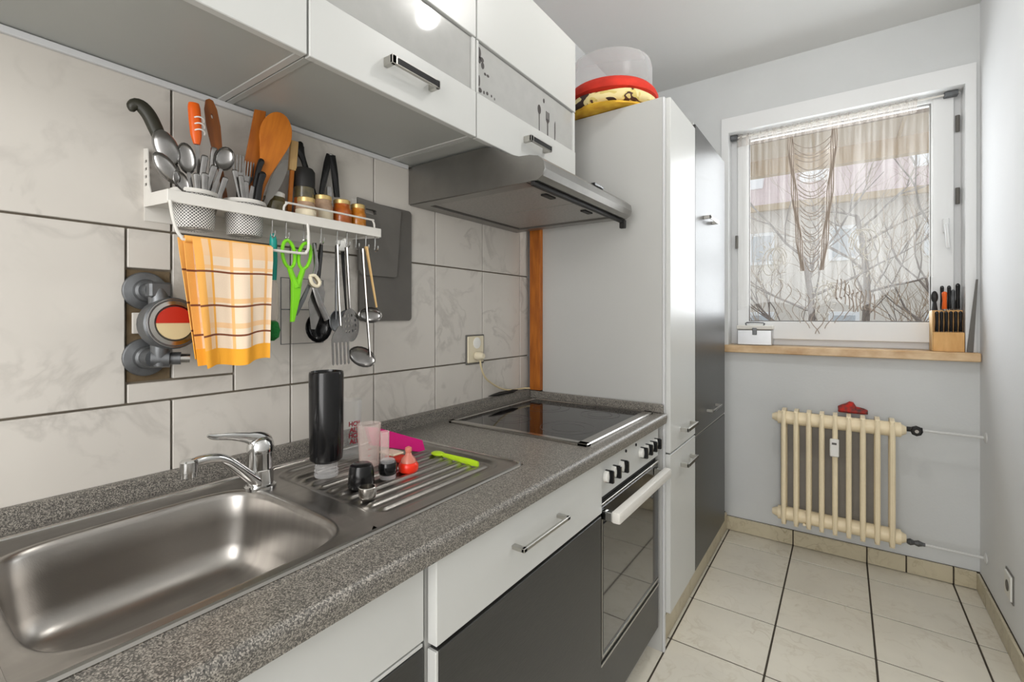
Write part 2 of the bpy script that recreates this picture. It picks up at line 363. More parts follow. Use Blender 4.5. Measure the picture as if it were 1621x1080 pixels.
# ================================================================ ROOM
RW, YB, YF, ZC = 1.72, 3.10, -1.7, 2.79
struct('wall_left', B().box((-.12, YF, 0), (-.012, 3.3, ZC)), 'grout_wall')
wl = bpy.data.objects['wall_left']
struct('wall_right', B().box((RW, YF, 0), (RW+.12, 3.3, ZC)), 'plaster_white')
struct('wall_front', B().box((-.12, YF-.1, 0), (RW+.12, YF, ZC)), 'plaster')
struct('ceiling', B().box((-.12, YF-.1, ZC), (RW+.12, 3.3, ZC+.1)), 'ceiling_paint')
WX0, WX1, WZ0, WZ1 = .585, 1.700, 1.085, 2.505
b = B(); b.box((-.12, YB, 0), (RW, 3.3, WZ0)); b.box((-.12, YB, WZ1), (RW, 3.3, ZC)); b.box((-.12, YB, WZ0), (WX0, 3.3, WZ1)); b.box((WX1, YB, WZ0), (RW, 3.3, WZ1))
struct('wall_back', b, 'plaster')
fl = struct('floor', B().box((-.12, YF, -.06), (RW, 3.3, -.003)), 'grout_floor')
def pieces(parent, name, m, rects, plane, z0, z1, gap, bev=.0012):
    cache = {}
    for (a0, a1, c0, c1) in rects:
        w, h = round(a1-a0-gap, 4), round(c1-c0-gap, 4)
        if w < .004 or h < .004: continue
        k = (w, h)
        if k not in cache:
            t = z1-z0
            lo, hi = {'z': ((-w/2, -h/2, 0), (w/2, h/2, t)), 'x': ((0, -w/2, -h/2), (t, w/2, h/2)), 'y': ((-w/2, -t, -h/2), (w/2, 0, h/2))}[plane]
            cache[k] = mesh(B().box(lo, hi, bev), name, m)
        o = bpy.data.objects.new(name, cache[k]); C.objects.link(o); ac, cc = (a0+a1)/2, (c0+c1)/2
        o.location = {'z': (ac, cc, z0), 'x': (z0, ac, cc), 'y': (ac, z0, cc)}[plane]; o.parent = parent
# floor tiles: grid pitch .335 from (.622, 2.58)
xs = [.622+.3345*k for k in range(-1, 4)]; xs[-1:] = [xs[-1]] ; xs = [x for x in xs if x < RW]+[RW-.004]
ys = [2.58+.335*k for k in range(-12, 2)]+[YB-.004]
pieces(fl, 'floor_tile', 'floor_tile', [(xs[i], xs[i+1], ys[j], ys[j+1]) for i in range(len(xs)-1) for j in range(len(ys)-1)], 'z', -.006, 0.0, .007)
# wall tiles
T = []
vt = [.401+.268*k for k in range(-4, 6)]+[1.812]
for i in range(len(vt)-1):
    T.append((vt[i], vt[i+1], 1.482, 1.845)); T.append((vt[i], vt[i+1], .94, 1.12))
for a0, a1 in ((-.68, -.41), (-.41, -.14), (-.14, .322)): T.append((a0, a1, 1.12, 1.482)) if a1 < .3 else (T.append((-.14, .06, 1.12, 1.482)), T.append((.06, .322, 1.12, 1.482)))
T += [(.322, .401, 1.398, 1.482), (.330, .392, 1.262, 1.310), (.401, .528, 1.163, 1.482), (.322, .528, 1.12, 1.163), (.528, .669, 1.12, 1.482)]
for i in range(5, len(vt)-1): T.append((vt[i], vt[i+1], 1.12, 1.482))
pieces(wl, 'wall_tile', 'wall_tile', T, 'x', -.012, 0.0, .0045, .0012)
struct('trim_1', B().box((-.011, .324, 1.165), (-.006, .399, 1.396)), 'mortar', 'rough brown mortar patch in the tiles around the water meter')
# bare plaster above the tiles
struct('trim_2', B().box((-.012, YF, 1.845), (-.004, 3.1, ZC)), 'plaster')
struct('trim_3', B().box((-.012, 1.815, 0), (-.004, 3.1, 1.845)), 'plaster')
# baseboards from cut floor tiles
def base_struct(name):
    o = bpy.data.objects.new(name, None); C.objects.link(o); o['kind'] = 'structure'; return o
bb = struct('baseboard_back', B().box((.60, YB-.004, 0), (RW, YB, .084)), 'grout_floor')
pieces(bb, 'baseboard_tile', 'base_tile', [(.605, .957, .0, .086), (.957, 1.291, .0, .086), (1.291, 1.45, 0, .086), (1.45, 1.626, 0, .086), (1.626, 1.71, 0, .086)], 'y', YB-.004, YB+.008, .006)
br = struct('baseboard_right', B().box((RW-.004, YF, 0), (RW, YB-.016, .084)), 'grout_floor')
pieces(br, 'baseboard_tile', 'base_tile', [(y, y+.335, 0, .086) for y in (-1.44+.335*k for k in range(13)) if y+.335 < 3.09]+[(2.915, 3.084, 0, .086)], 'x', RW-.014, RW-.004, .006)
bl = struct('baseboard_left', B().box((.590, 1.84, 0), (.600, 3.095, .105)), 'grout_floor')
pieces(bl, 'baseboard_tile', 'base_tile', [(1.845, 2.245, 0, .108), (2.245, 2.58, 0, .108), (2.58, 2.9, 0, .108), (2.9, 3.084, 0, .108)], 'x', .6, .611, .006)

# ---------------------------------------------------------------- window
sill = struct('trim_4', B().box((.598, 3.045, 1.085), (1.716, 3.24, 1.128), .004), 'sill_stone', 'pale brown stone window sill board')
b = B()   # white reveal casing around the opening
b.box((WX0-.006, YB-.012, 1.128), (WX0+.033, 3.26, 2.418)); b.box((1.668, YB-.012, 1.128), (WX1+.006, 3.26, 2.418)); b.box((WX0-.006, YB-.012, 2.418), (WX1+.006, 3.26, WZ1+.004))
struct('trim_5', b, 'pvc', 'white casing lining the window opening')
FX0, FX1, FZ0, FZ1, FY = .612, 1.670, 1.128, 2.470, 3.19
def frame(b, x0, x1, z0, z1, y0, y1, w, bw=None, rw=None):
    bw = bw or w; rw = rw or w
    b.box((x0, y0, z0), (x0+w, y1, z1), .003); b.box((x1-rw, y0, z0), (x1, y1, z1), .003)
    b.box((x0+w-.002, y0, z0), (x1-rw+.002, y1, z0+bw), .003); b.box((x0+w-.002, y0, z1-w), (x1-rw+.002, y1, z1), .003); return b
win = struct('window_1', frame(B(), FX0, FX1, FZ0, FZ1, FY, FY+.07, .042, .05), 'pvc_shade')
SX0, SX1, SZ0, SZ1 = .655, 1.640, 1.165, 2.45
sash = obj('sash', frame(B(), SX0, SX1, SZ0, SZ1, FY-.018, FY+.05, .062, .105, .085), 'pvc', win)
GX0, GX1, GZ0, GZ1 = SX0+.062, SX1-.085, SZ0+.105, SZ1-.062
obj('glazing_seal', frame(B(), GX0-.001, GX1+.001, GZ0-.001, GZ1+.001, FY-.006, FY+.02, .006), 'board_grey', sash)
obj('pane', B().box((GX0, FY+.008, GZ0), (GX1, FY+.012, GZ1)), 'window_glass', sash)
b = B().box((SX1-.044, FY-.036, 1.72), (SX1-.02, FY-.018, 1.79), .003); b.tube([(SX1-.032, FY-.03, 1.755), (SX1-.032, FY-.05, 1.755), (SX1-.032, FY-.052, 1.74), (SX1-.026, FY-.052, 1.64)], .008, 8)
obj('handle', b, 'pvc', sash)
for z in (2.22, 1.86, 1.30): obj('hinge', B().lathe([(.009, 0), (.009, .08)], (FX1-.016, FY-.010, z), 10), 'board_grey', win)
obj('latch', B().box((SX0-.012, FY-.028, 1.72), (SX0+.004, FY-.018, 1.80), .002), 'board_grey', win)

# ================================================================ CABINETS
def panel(name, lo, hi, m, parent, bev=.0015, label=None): return obj(name, B().box(lo, hi, bev), m, parent, label=label)
def bar_pull(parent, x, y0, y1, z, out=.03, h=.012, inlay=True, name='handle'):
    b = B(); b.box((x, y0, z-h/2), (x+out, y0+.012, z+h/2), .001); b.box((x, y1-.012, z-h/2), (x+out, y1, z+h/2), .001); b.box((x+out-.008, y0, z-h/2), (x+out, y1, z+h/2), .0015)
    o = obj(name, b, 'satin_nickel', parent)
    if inlay: obj('inlay', B().box((x+out-.001, y0+.016, z-h*.34), (x+out+.0008, y1-.004, z+h*.34)), 'black_plastic', o)
    return o
# --- base cabinets
PX = .56   # plinth plane
def carcass(t, y0, y1, x1=.598, z0=.1, z1=.888, m='body_laminate'):
    b = B(); b.box((.02, y0, z0), (x1, y0+.016, z1)); b.box((.02, y1-.016, z0), (x1, y1, z1)); b.box((.02, y0, z0), (x1, y1, z0+.016)); b.box((.02, y0+.016, z0), (.03, y1-.016, z1))
    return obj('body', b, m, t)
t = thing('sink_cabinet', 'white and anthracite base cabinet under the steel sink', 'cabinet', (.3, .27, 0))
carcass(t, -.03, .570, .582)
panel('front_panel', (.584, -.028, .742), (.602, .568, .884), 'white_laminate', t)
dr = panel('door', (.584, -.028, .11), (.602, .568, .730), 'dark_laminate', t)
panel('door_rail', (.584, -.028, .7305), (.600, .568, .737), 'white_laminate', t)
panel('plinth', (.545, -.03, 0), (.56, .570, .1), 'white_laminate', t)
t = thing('far_base_cabinet', 'white and anthracite base cabinet at the near end of the worktop', 'cabinet', (.3, -.3, 0))
carcass(t, -.63, -.032, .582)
panel('front_panel', (.584, -.628, .742), (.602, -.034, .884), 'white_laminate', t); panel('door', (.584, -.628, .11), (.602, -.034, .730), 'dark_laminate', t)
panel('plinth', (.545, -.63, 0), (.56, -.032, .1), 'white_laminate', t)
t = thing('drawer_cabinet', 'base cabinet with white drawer above anthracite door between sink and oven', 'cabinet', (.3, .91, 0))
carcass(t, .574, 1.254, .597)
d = panel('drawer', (.600, .578, .732), (.622, 1.250, .886), 'white_laminate', t); bar_pull(d, .622, .80, 1.0, .815, .032, .009, False)
d = panel('door', (.6005, .586, .11), (.620, 1.250, .722), 'dark_laminate', t); panel('edge_strip', (.599, .578, .11), (.620, .5855, .722), 'white_laminate', t)
panel('plinth', (.545, .574, 0), (.56, 1.254, .1), 'white_laminate', t)
# --- oven
t = thing('built_in_oven', 'built-in oven with white knob panel and dark glass door', 'oven', (.3, 1.52, 0))
O0, O1 = 1.262, 1.782
obj('body', B().box((.05, O0, .1), (.588, O1, .888)), 'black_matt', t)
cp = panel('control_panel', (.589, O0, .768), (.612, O1, .886), 'white_laminate', t)
for y in (1.295, 1.350, 1.412, 1.590, 1.640, 1.688, 1.735):
    k = B().lathe([(.018, 0), (.017, .014), (.006, .016)], (.612, y, .826), 18, (1, 0, 0)); o = obj('knob', k, 'white_plastic', cp)
    obj('knob_grip', B().box((.612, y-.005, .807), (.640, y+.005, .845), .002), 'black_plastic', t)
for y in (1.455, 1.545): obj('indicator_lamp', B().lathe([(.005, 0), (.005, .003), (.003, .004)], (.612, y, .862), 10, (1, 0, 0)), 'black_plastic', cp)
obj('vent_slot', B().box((.590, O0+.004, .752), (.602, O1-.004, .766)), 'gap_dark', t)
obj('vent_strip', B().box((.590, O0, .742), (.614, O1, .750), .001), 'satin_nickel', t)
od = panel('oven_door', (.590, O0, .285), (.612, O1, .738), 'black_plastic', t, .002)
obj('door_glass', B().box((.612, O0+.012, .318), (.6155, O1-.07, .690), .001), 'oven_glass', od)
obj('glass_frame', B().box((.6125, O0+.004, .300), (.6145, O0+.010, .72)).box((.6125, O0+.004, .297), (.6145, O1-.004, .303)), 'satin_nickel', od)
b = B().box((.645, O0, .704), (.672, O1-.03, .738), .006, 2)
obj('door_handle', b, 'white_metal', od); obj('handle_bracket', B().box((.612, O0+.002, .706), (.646, O0+.022, .733), .002), 'chrome', od); obj('handle_bracket', B().box((.612, O1-.052, .706), (.646, O1-.032, .733), .002), 'chrome', od)
panel('warming_drawer', (.590, O0, .11), (.612, O1, .272), 'dark_laminate', t)
obj('drawer_strip', B().box((.590, O0, .274), (.615, O1, .281), .001), 'satin_nickel', t)
panel('plinth', (.545, O0, 0), (.56, O1+.025, .1), 'white_laminate', t)
# --- worktop
t = thing('worktop', 'speckled grey granite-look worktop with raised back strip', 'worktop', (.3, .6, .89))
SKX0, SKX1, SKY0, SKY1 = .06, .535, .085, .975
ZT, ZB = .928, .890
def wt_profile(x0): # front rounded profile (x, z)
    r = .014; p = [(x0, ZB), (.636, ZB)]
    for k in range(7): a = -pi/2*0+radians(90*k/6); p.append((.640-r+r*cos(a), ZT-r+r*sin(a)))
    p.append((x0, ZT)); return p
WY0, WY1 = -.66, 1.805
b = B(); pr = wt_profile(.520)
b.rings([[Vector((x, WY0, z)) for x, z in pr], [Vector((x, WY1, z)) for x, z in pr]])
b.box((.0, WY0, ZB), (.095, WY1, ZT)); b.box((.095, WY0, ZB), (.520, .100, ZT)); b.box((.095, .96, ZB), (.520, WY1, ZT)); b.box((.095, .515, .915), (.520, .96, ZT-.012))
obj('top', b, 'granite', t)
b = B().prism([(.001, ZT), (.024, ZT), (.022, .964), (.014, .968), (.001, .968)], 1, WY0, WY1)
obj('back_strip', b, 'granite', t); obj('side_strip', B().box((.024, 1.786, ZT), (.628, WY1, .962), .004), 'granite', t)
# --- sink
t = thing('kitchen_sink', 'stainless steel inset sink with one bowl and ribbed drainer', 'sink', (.3, .5, .93))
BC = (.323, .300); NS = 64
def sup(hx, hy, e=.42):
    return [(BC[0]+hx*abs(cos(a))**e*(1 if cos(a) >= 0 else -1), BC[1]+hy*abs(sin(a))**e*(1 if sin(a) >= 0 else -1)) for a in (2*pi*(k+.5)/NS for k in range(NS))]
def sq():
    out = []
    for k in range(NS):
        a = 2*pi*(k+.5)/NS; c, s_ = cos(a), sin(a); m_ = max(abs(c), abs(s_)); u, v = c/m_, s_/m_
        out.append(((SKX0 if u < 0 else SKX1)*abs(u)+BC[0]*(1-abs(u)), (SKY0 if v < 0 else .53)*abs(v)+BC[1]*(1-abs(v))))
    return out
hx, hy = .19, .193
R = [[Vector((x, y, .9315)) for x, y in sq()]]
for ins, z in ((-.014, .9315), (-.009, .9345), (-.004, .9345), (.0, .932), (.004, .922), (.008, .880), (.014, .835), (.022, .808), (.036, .793), (.06, .786), (.10, .783), (.15, .781), (.186, .780)):
    e = .40 if ins < .05 else .5
    R.append([Vector((x, y, z)) for x, y in sup(hx-ins, hy-ins, e)])
b = B().rings(R, cap0=False)
bw = obj('bowl', b, 'steel_brushed', t, ang=60)
def sdrr(x, y, cx, cy, hx_, hy_, r):
    dx, dy = abs(x-cx)-hx_+r, abs(y-cy)-hy_+r
    return math.hypot(max(dx, 0), max(dy, 0))+min(max(dx, dy), 0)-r
def sst(a, b_, x): x = min(1, max(0, (x-a)/(b_-a))); return x*x*(3-2*x)
nx, ny = 150, 110; bm_ = B(); gv = []
for i in range(nx+1):
    row = []
    for j in range(ny+1):
        x = SKX0+(SKX1-SKX0)*i/nx; y = .53+(SKY1-.53)*j/ny
        d = sdrr(x, y, .298, .757, .198, .190, .05); z = .9315-.009*sst(.004, -.010, d)
        if d < -.012:
            k = sst(-.012, -.03, d); u = ((x-.10)/.034) % 1
            z += .0065*k*sst(.30, .12, abs(u-.5))*sst(.40, .10, abs(y-.757)-.0)*.999 if abs(y-.757) < .16 else .0065*k*sst(.30, .12, abs(u-.5))*sst(.175, .155, abs(y-.757))
        row.append(bm_.bm.verts.new((x, y, z)))
    gv.append(row)
for i in range(nx):
    for j in range(ny): bm_.bm.faces.new((gv[i][j], gv[i+1][j], gv[i+1][j+1], gv[i][j+1]))
obj('drainer', bm_, 'steel_brushed', t, ang=70)
rp = rrect(SKX1-SKX0, SKY1-SKY0, .03, 6, (SKX0+SKX1)/2, (SKY0+SKY1)/2)
obj('rim', B().tube([(x, y, .930) for x, y in rp], .0055, 8, close=True), 'steel', t)
# --- hob
t = thing('ceramic_hob', 'black ceramic hob in a silver metal frame', 'hob', (.33, 1.485, .93))
HX0, HX1, HY0, HY1 = .062, .598, 1.205, 1.765
b = B(); w = .03
for lo, hi in (((HX0, HY0, .926), (HX1, HY0+w*.8, .937)), ((HX0, HY1-w*.6, .926), (HX1, HY1, .937)), ((HX0, HY0, .926), (HX0+w*.6, HY1, .937)), ((HX1-w*1.15, HY0, .926), (HX1, HY1, .937))): b.box(lo, hi, .003)
obj('frame', b, 'steel', t)
g = obj('glass_top', B().box((HX0+w*.5, HY0+w*.6, .927), (HX1-w, HY1-w*.4, .9345)), 'hob_glass', t)
for cx, cy, rr in ((.45, 1.36, .09), (.45, 1.61, .072), (.22, 1.36, .072), (.22, 1.61, .09)):
    for q in (rr, rr*.62):
        obj('cooking_zone_ring', B().lathe([(q-.0012, 0), (q-.0012, .0004), (q+.0012, .0004), (q+.0012, 0)], (cx, cy, .9345), 48, cap0=False, cap1=False), 'ring_print', g)
# --- tall white cabinet
TY0, TY1, TZ = 1.812, 2.207, 2.150
t = thing('tall_white_cabinet', 'tall white larder cabinet beside the hob with two narrow doors', 'cabinet', (.35, 2.0, 0))
obj('side_panel', B().box((.075, TY0, .0), (.618, TY0+.018, TZ), .001), 'body_laminate', t)
obj('body', B().box((.075, TY0+.019, .12), (.616, TY1-.001, TZ), .001), 'body_laminate', t)
for z0, z1, hz in ((.145, .762, .690), (.768, TZ+.002, .835)):
    d = panel('door', (.622, TY0+.022, z0), (.643, TY1-.002, z1), 'white_laminate', t); bar_pull(d, .643, 1.97, 2.13, hz, .034, .016)
panel('front_edge', (.6185, TY0, .0), (.626, TY0+.018, TZ), 'pvc_shade', t)
# --- tall dark fridge unit
t = thing('tall_dark_fridge_cabinet', 'tall anthracite fridge cabinet next to the window wall', 'cabinet', (.35, 2.53, 0))
obj('body', B().box((.075, TY1+.001, .12), (.618, 2.852, 2.165), .001), 'body_laminate', t)
for z0, z1, hz, y0, y1 in ((.145, .748, .70, 0, 0), (.757, 2.172, 1.775, 2.36, 2.54)):
    d = panel('door', (.622, TY1+.002, z0), (.643, 2.850, z1), 'dark_laminate', t)
    if z0 > .5: bar_pull(d, .643, 2.36, 2.54, 1.775, .034, .016); bar_pull(d, .643, 2.42, 2.62, .838, .034, .012, name='handle')
panel('divider_strip', (.619, TY1+.002, .7485), (.640, 2.850, .7565), 'satin_nickel', t)
obj('top_fitting', B().box((.60, TY1+.003, 2.166), (.635, TY1+.03, 2.185), .003), 'chrome', t)
b = B().box((.0, 1.79, .93), (.09, 1.811, 1.83), .002)
po_ = obj('trim_6', B().box((.022, 1.786, .966), (.078, 1.811, 1.83), .002), 'wood_orange'); po_['kind'] = 'structure'; po_['label'] = 'orange pine batten between wall tiles and larder side'
# --- wall cabinets
def wall_cab(y0, y1, label, motif=False, hy0=None, hy1=None):
    t = thing('wall_cabinet', label, 'cabinet', (.17, (y0+y1)/2, 1.8), 'white wall cabinets with glass bands')
    z0, z1 = 1.803, 2.345
    obj('side_panel', B().box((.002, y0, z0), (.333, y0+.016, z1), .001), 'shaded_laminate', t); obj('side_panel', B().box((.002, y1-.016, z0), (.333, y1, z1), .001), 'body_laminate', t)
    obj('bottom_panel', B().box((.002, y0+.0165, z0+.002), (.330, y1-.0165, z0+.018)), 'shaded_laminate', t)
    obj('body', B().box((.002, y0+.0165, z1-.018), (.330, y1-.0165, z1)).box((.002, y0+.0165, z0+.02), (.008, y1-.0165, z1-.02)), 'body_laminate', t)
    d = panel('lower_door', (.335, y0+.001, z0-.002), (.353, y1-.002, 1.928), 'white_laminate', t)
    if hy0: bar_pull(d, .353, hy0, hy1, 1.868, .03, .020)
    f = panel('glass_frame', (.335, y1-.016, 1.9285), (.351, y1-.002, 2.078), 'white_laminate', t); panel('glass_frame', (.335, y0+.001, 1.9285), (.351, y0+.010, 2.078), 'white_laminate', t)
    g = panel('glass_band', (.337, y0+.0105, 1.9285), (.345, y1-.0165, 2.078), 'frosted_glass', t)
    panel('upper_door', (.335, y0+.001, 2.080), (.353, y1-.002, z1), 'white_laminate', t)
    if motif:
        pf = lambda a, bb, tt: (.3456+tt, a, bb)
        def pm(ols): plate(ols, .0006, 'printed_motif', 'print_dark', g, pf)
        yc = y0+.34
        pm([ell(.010, .016, yc, 2.005), ]); pm([[(yc-.002, 1.932), (yc+.002, 1.932), (yc+.002, 1.99), (yc-.002, 1.99)]])
        fx = yc+.055
        pm([[(fx-.003, 1.932), (fx+.003, 1.932), (fx+.003, 1.975), (fx+.011, 1.985), (fx+.011, 2.015), (fx+.007, 2.015), (fx+.006, 1.99), (fx+.002, 1.99), (fx+.002, 2.015), (fx-.002, 2.015), (fx-.002, 1.99), (fx-.006, 1.99), (fx-.007, 2.015), (fx-.011, 2.015), (fx-.011, 1.985), (fx-.003, 1.975)]])
        kx = yc+.105; pm([[(kx-.002, 1.932), (kx+.002, 1.932), (kx+.004, 1.96), (kx+.003, 2.0), (kx-.002, 1.99)]])
        pm([ell(.005, .008, yc+.03, 2.045, 10)])
        random.seed(3)
        for (a, z, w_, h_) in ((.018, 2.05, .008, .016), (.03, 2.035, .009, .007), (.02, 2.03, .006, .01), (.034, 2.02, .007, .010), (.045, 2.0, .005, .004), (.058, 2.0, .006, .004), (.018, 1.97, .004, .016), (.022, 1.945, .008, .007), (.040, 1.945, .003, .005), (.055, 1.948, .005, .005), (.075, 1.948, .003, .004), (.09, 1.945, .002, .004)):
            pm([ell(w_, h_, y0+a, z, 10)])
    return t
wall_cab(-.092, .505, 'white wall cabinet nearest the camera, cut by the top left of the photo')
wall_cab(.507, 1.010, 'white wall cabinet above the cutlery rack with plain frosted glass band', False, .685, .835)
wall_cab(1.012, 1.603, 'white wall cabinet above the extractor hood with cutlery motif on its glass', True, 1.245, 1.375)
obj_rail = obj('trim_7', B().box((.001, -.1, 1.790), (.010, 1.07, 1.803), .001), 'pvc_shade'); obj_rail['kind'] = 'structure'; obj_rail['label'] = 'thin grey strip along the wall under the wall cabinets'
# --- extractor hood
t = thing('extractor_hood', 'stainless steel extractor hood under the last wall cabinet', 'hood', (.25, 1.39, 1.67))
HY0_, HY1_ = 1.078, 1.715
pf_ = [(.002, 1.675), (.002, 1.798), (.33, 1.798), (.36, 1.790), (.41, 1.762), (.45, 1.748), (.485, 1.745), (.512, 1.738), (.530, 1.722), (.534, 1.700), (.526, 1.682), (.510, 1.672)]
# hollow underside: thin shell made of side plates and a top skin
th = .006
obj('side_plate', B().prism(pf_, 1, HY0_, HY0_+th), 'hood_steel', t); obj('side_plate', B().prism(pf_, 1, HY1_-th, HY1_), 'hood_steel', t)
b = B(); inn = [(.008, 1.69), (.008, 1.79), (.33, 1.79), (.355, 1.783), (.405, 1.755), (.445, 1.741), (.48, 1.738), (.505, 1.732), (.522, 1.718), (.526, 1.700), (.519, 1.688), (.506, 1.680)]
for i in range(1, len(pf_)-1):
    a, c2 = pf_[i], pf_[i+1]; a2, c3 = inn[i], inn[i+1]
    b.rings([[Vector((p[0], HY0_+th, p[1])) for p in (a, c2, c3, a2)], [Vector((p[0], HY1_-th, p[1])) for p in (a, c2, c3, a2)]])
obj('top_skin', b, 'hood_steel', t, ang=50)
b = B(); b.box((.002, HY0_+th, 1.672), (.05, HY1_-th, 1.684)); b.box((.05, HY0_+th, 1.672), (.47, HY0_+.05, 1.684)); b.box((.05, HY1_-.05, 1.672), (.47, HY1_-th, 1.684)); b.box((.47, HY0_+th, 1.674), (.508, HY1_-th, 1.684))
obj('underside_frame', b, 'hood_steel', t)
for y0, y1 in ((HY0_+.055, 1.392), (1.398, HY1_-.055)):
    f = obj('filter_panel', B().box((.055, y0, 1.678), (.465, y1, 1.686), .002), 'hood_filter', t)
    obj('filter_latch', B().box((.425, (y0+y1)/2-.03, 1.673), (.445, (y0+y1)/2+.03, 1.679), .001), 'black_matt', f)
obj('front_rail', B().box((.485, HY0_+.003, 1.660), (.498, HY1_, 1.674), .003), 'black_matt', t)
obj('end_clip', B().box((.484, HY1_-.004, 1.640), (.506, HY1_+.014, 1.672), .002), 'black_matt', t)
obj('switch', B().box((.500, 1.42, 1.735), (.520, 1.49, 1.744), .001), 'black_plastic', t)

# ================================================================ SOCKET, CORD
t = thing('wall_socket', 'white double wall socket on the tiles with a plug in it', 'socket', (0, 1.42, 1.17))
obj('cover_plate', B().box((.0, 1.372, 1.118), (.010, 1.470, 1.222), .003), 'cream_plastic', t); obj('surround', B().box((.0, 1.366, 1.112), (.006, 1.476, 1.228), .002), 'board_grey', t)
obj('socket_well', B().lathe([(.022, 0), (.022, .002), (.018, .003)], (.010, 1.425, 1.195), 18, (1, 0, 0)), 'white_plastic', t)
t = thing('power_cord', 'cream power cord hanging from the tiled wall socket to the worktop', 'cord', (.01, 1.42, 1.15))
obj('plug', B().lathe([(.017, 0), (.017, .02), (.01, .035)], (.013, 1.42, 1.145), 14, (1, 0, 0)), 'cream_plastic', t)
obj('cable', B().tube([(.03, 1.42, 1.135), (.032, 1.425, 1.10), (.03, 1.45, 1.06), (.022, 1.50, 1.03), (.018, 1.58, .995), (.016, 1.66, .98), (.016, 1.75, .976), (.03, 1.777, .974)], .0035, 8), 'cord_cream', t)
t = thing('black_rag', 'small black rag lying on the back strip behind the hob', 'cloth', (.02, 1.60, .968))
random.seed(5); pts = []
b = B(); b.rings([[Vector((.016+.010*cos(a)*w, y, .976+.0075*sin(a)*w)) for a in (2*pi*k/10 for k in range(10))] for y, w in ((1.49, .1), (1.53, .7), (1.57, 1), (1.61, .85), (1.66, 1), (1.70, .3))])
obj('fabric', b, 'black_matt', t)

# ================================================================ WATER METER / VALVES on the wall
t = thing('water_meter', 'dull grey wall water meter with red and cream dial beside the towel', 'meter', (0, .36, 1.28))
for z in (1.353, 1.215): obj('wall_rosette', B().lathe([(.039, -.004), (.039, .005), (.037, .007), (.024, .011), (.022, .020), (.018, .024)], (0, .353, z), 32, (1, 0, 0)), 'dull_metal', t, ang=20)
b = B().tube([(.018, .355, 1.353), (.05, .356, 1.353)], .018, 14); b.box((.042, .340, 1.337), (.072, .378, 1.369), .004)
obj('upper_valve', b, 'dull_metal', t)
b = B().tube([(.018, .355, 1.215), (.05, .358, 1.215)], .020, 14); b.tube([(.048, .350, 1.215), (.060, .378, 1.214)], .019, 14)
b.tube([(.055, .370, 1.214), (.066, .395, 1.213)], .013, 14); obj('lower_valve', b, 'dull_metal', t)
obj('outlet_nipple', B().tube([(.064, .392, 1.213), (.070, .410, 1.212)], .010, 12), 'steel', t)
obj('body', B().tube([(.056, .358, 1.36), (.060, .362, 1.30), (.056, .362, 1.20)], [.015, .022, .014], 14), 'dull_metal', t)
ax = (1, .10, .06)
obj('dial_housing', B().lathe([(.030, -.02), (.050, -.014), (.052, .020), (.047, .026), (.034, .024)], (.070, .372, 1.285), 32, ax, cap1=True), 'dull_metal', t)
obj('bezel', B().lathe([(.0485, .016), (.049, .0245), (.037, .0275), (.035, .0245)], (.070, .372, 1.285), 32, ax, cap0=False, cap1=False), 'steel', t)
fc = Vector((.070, .372, 1.285))+Vector(ax).normalized()*.0245
zx = Vector(ax).normalized(); yy = Vector((0, 1, 0)); yy = (yy-zx*yy.dot(zx)).normalized(); zz = zx.cross(yy)
def half(a0, a1, r, h): 
    p = [fc+yy*(r*cos(a))+zz*(r*sin(a)) for a in (a0+(a1-a0)*k/16 for k in range(17))]
    return B().rings([p, [q+zx*h for q in p]])
obj('dial_red_half', half(0, pi, .033, .004), 'red_dial', t); obj('dial_cream_half', half(pi, 2*pi, .033, .003), 'cream_dial', t)

# ================================================================ CUTLERY RACK
t = thing('wall_rack', 'white metal kitchen wall rack shelf holding cutlery cups and spice jars', 'rack', (0, .64, 1.54))
pl_ = [(.0, 1.528), (.125, 1.520), (.130, 1.546), (.040, 1.552), (.030, 1.570), (.022, 1.646), (.0, 1.650)]
slots = [[(.006, z), (.018, z), (.018, z+.006), (.006, z+.006)] for z in (1.570, 1.586, 1.602, 1.618)]
plate([pl_]+slots, .002, 'end_plate', 'white_metal', t, lambda a, bb, tt: (a, .352+tt, bb))
plate([[(p[0], p[1]) for p in pl_]], .002, 'end_plate', 'white_metal', t, lambda a, bb, tt: (a, .856+tt, bb))
CU = [(.072, .4175), (.072, .519)]
sh = [[(.0, .352), (.128, .352), (.128, .858), (.0, .858)]]+[ell(.0405, .0405, x, y, 28) for x, y in CU]
plate(sh, .0016, 'shelf', 'white_metal', t, lambda a, bb, tt: (a, bb, 1.532+tt))
obj('front_band', B().box((.127, .350, 1.522), (.130, .860, 1.546), .001), 'white_metal', t)
obj('back_flange', B().box((0, .352, 1.50), (.002, .858, 1.56)), 'white_metal', t)
obj('towel_rail', B().tube([(.131, .354, 1.524), (.134, .356, 1.500), (.137, .362, 1.470), (.138, .370, 1.456), (.138, .385, 1.450), (.138, .50, 1.450), (.138, .618, 1.450), (.138, .630, 1.455), (.137, .636, 1.466), (.134, .638, 1.50), (.131, .638, 1.524)], .0032, 8), 'white_metal', t)
obj('guard_rail', B().tube([(.122, .584, 1.540), (.122, .584, 1.556), (.122, .592, 1.566), (.122, .608, 1.568), (.122, .82, 1.568), (.122, .836, 1.566), (.122, .842, 1.556), (.122, .842, 1.540)], .0026, 8), 'white_metal', t)
HK = [.557, .590, .634, .680, .726, .755, .784, .815, .846]
for y in HK: obj('hook', B().tube([(.120, y, 1.531), (.120, y, 1.500), (.118, y, 1.487), (.124, y, 1.480), (.132, y, 1.486), (.133, y, 1.496)], .0015, 6), 'chrome', t)
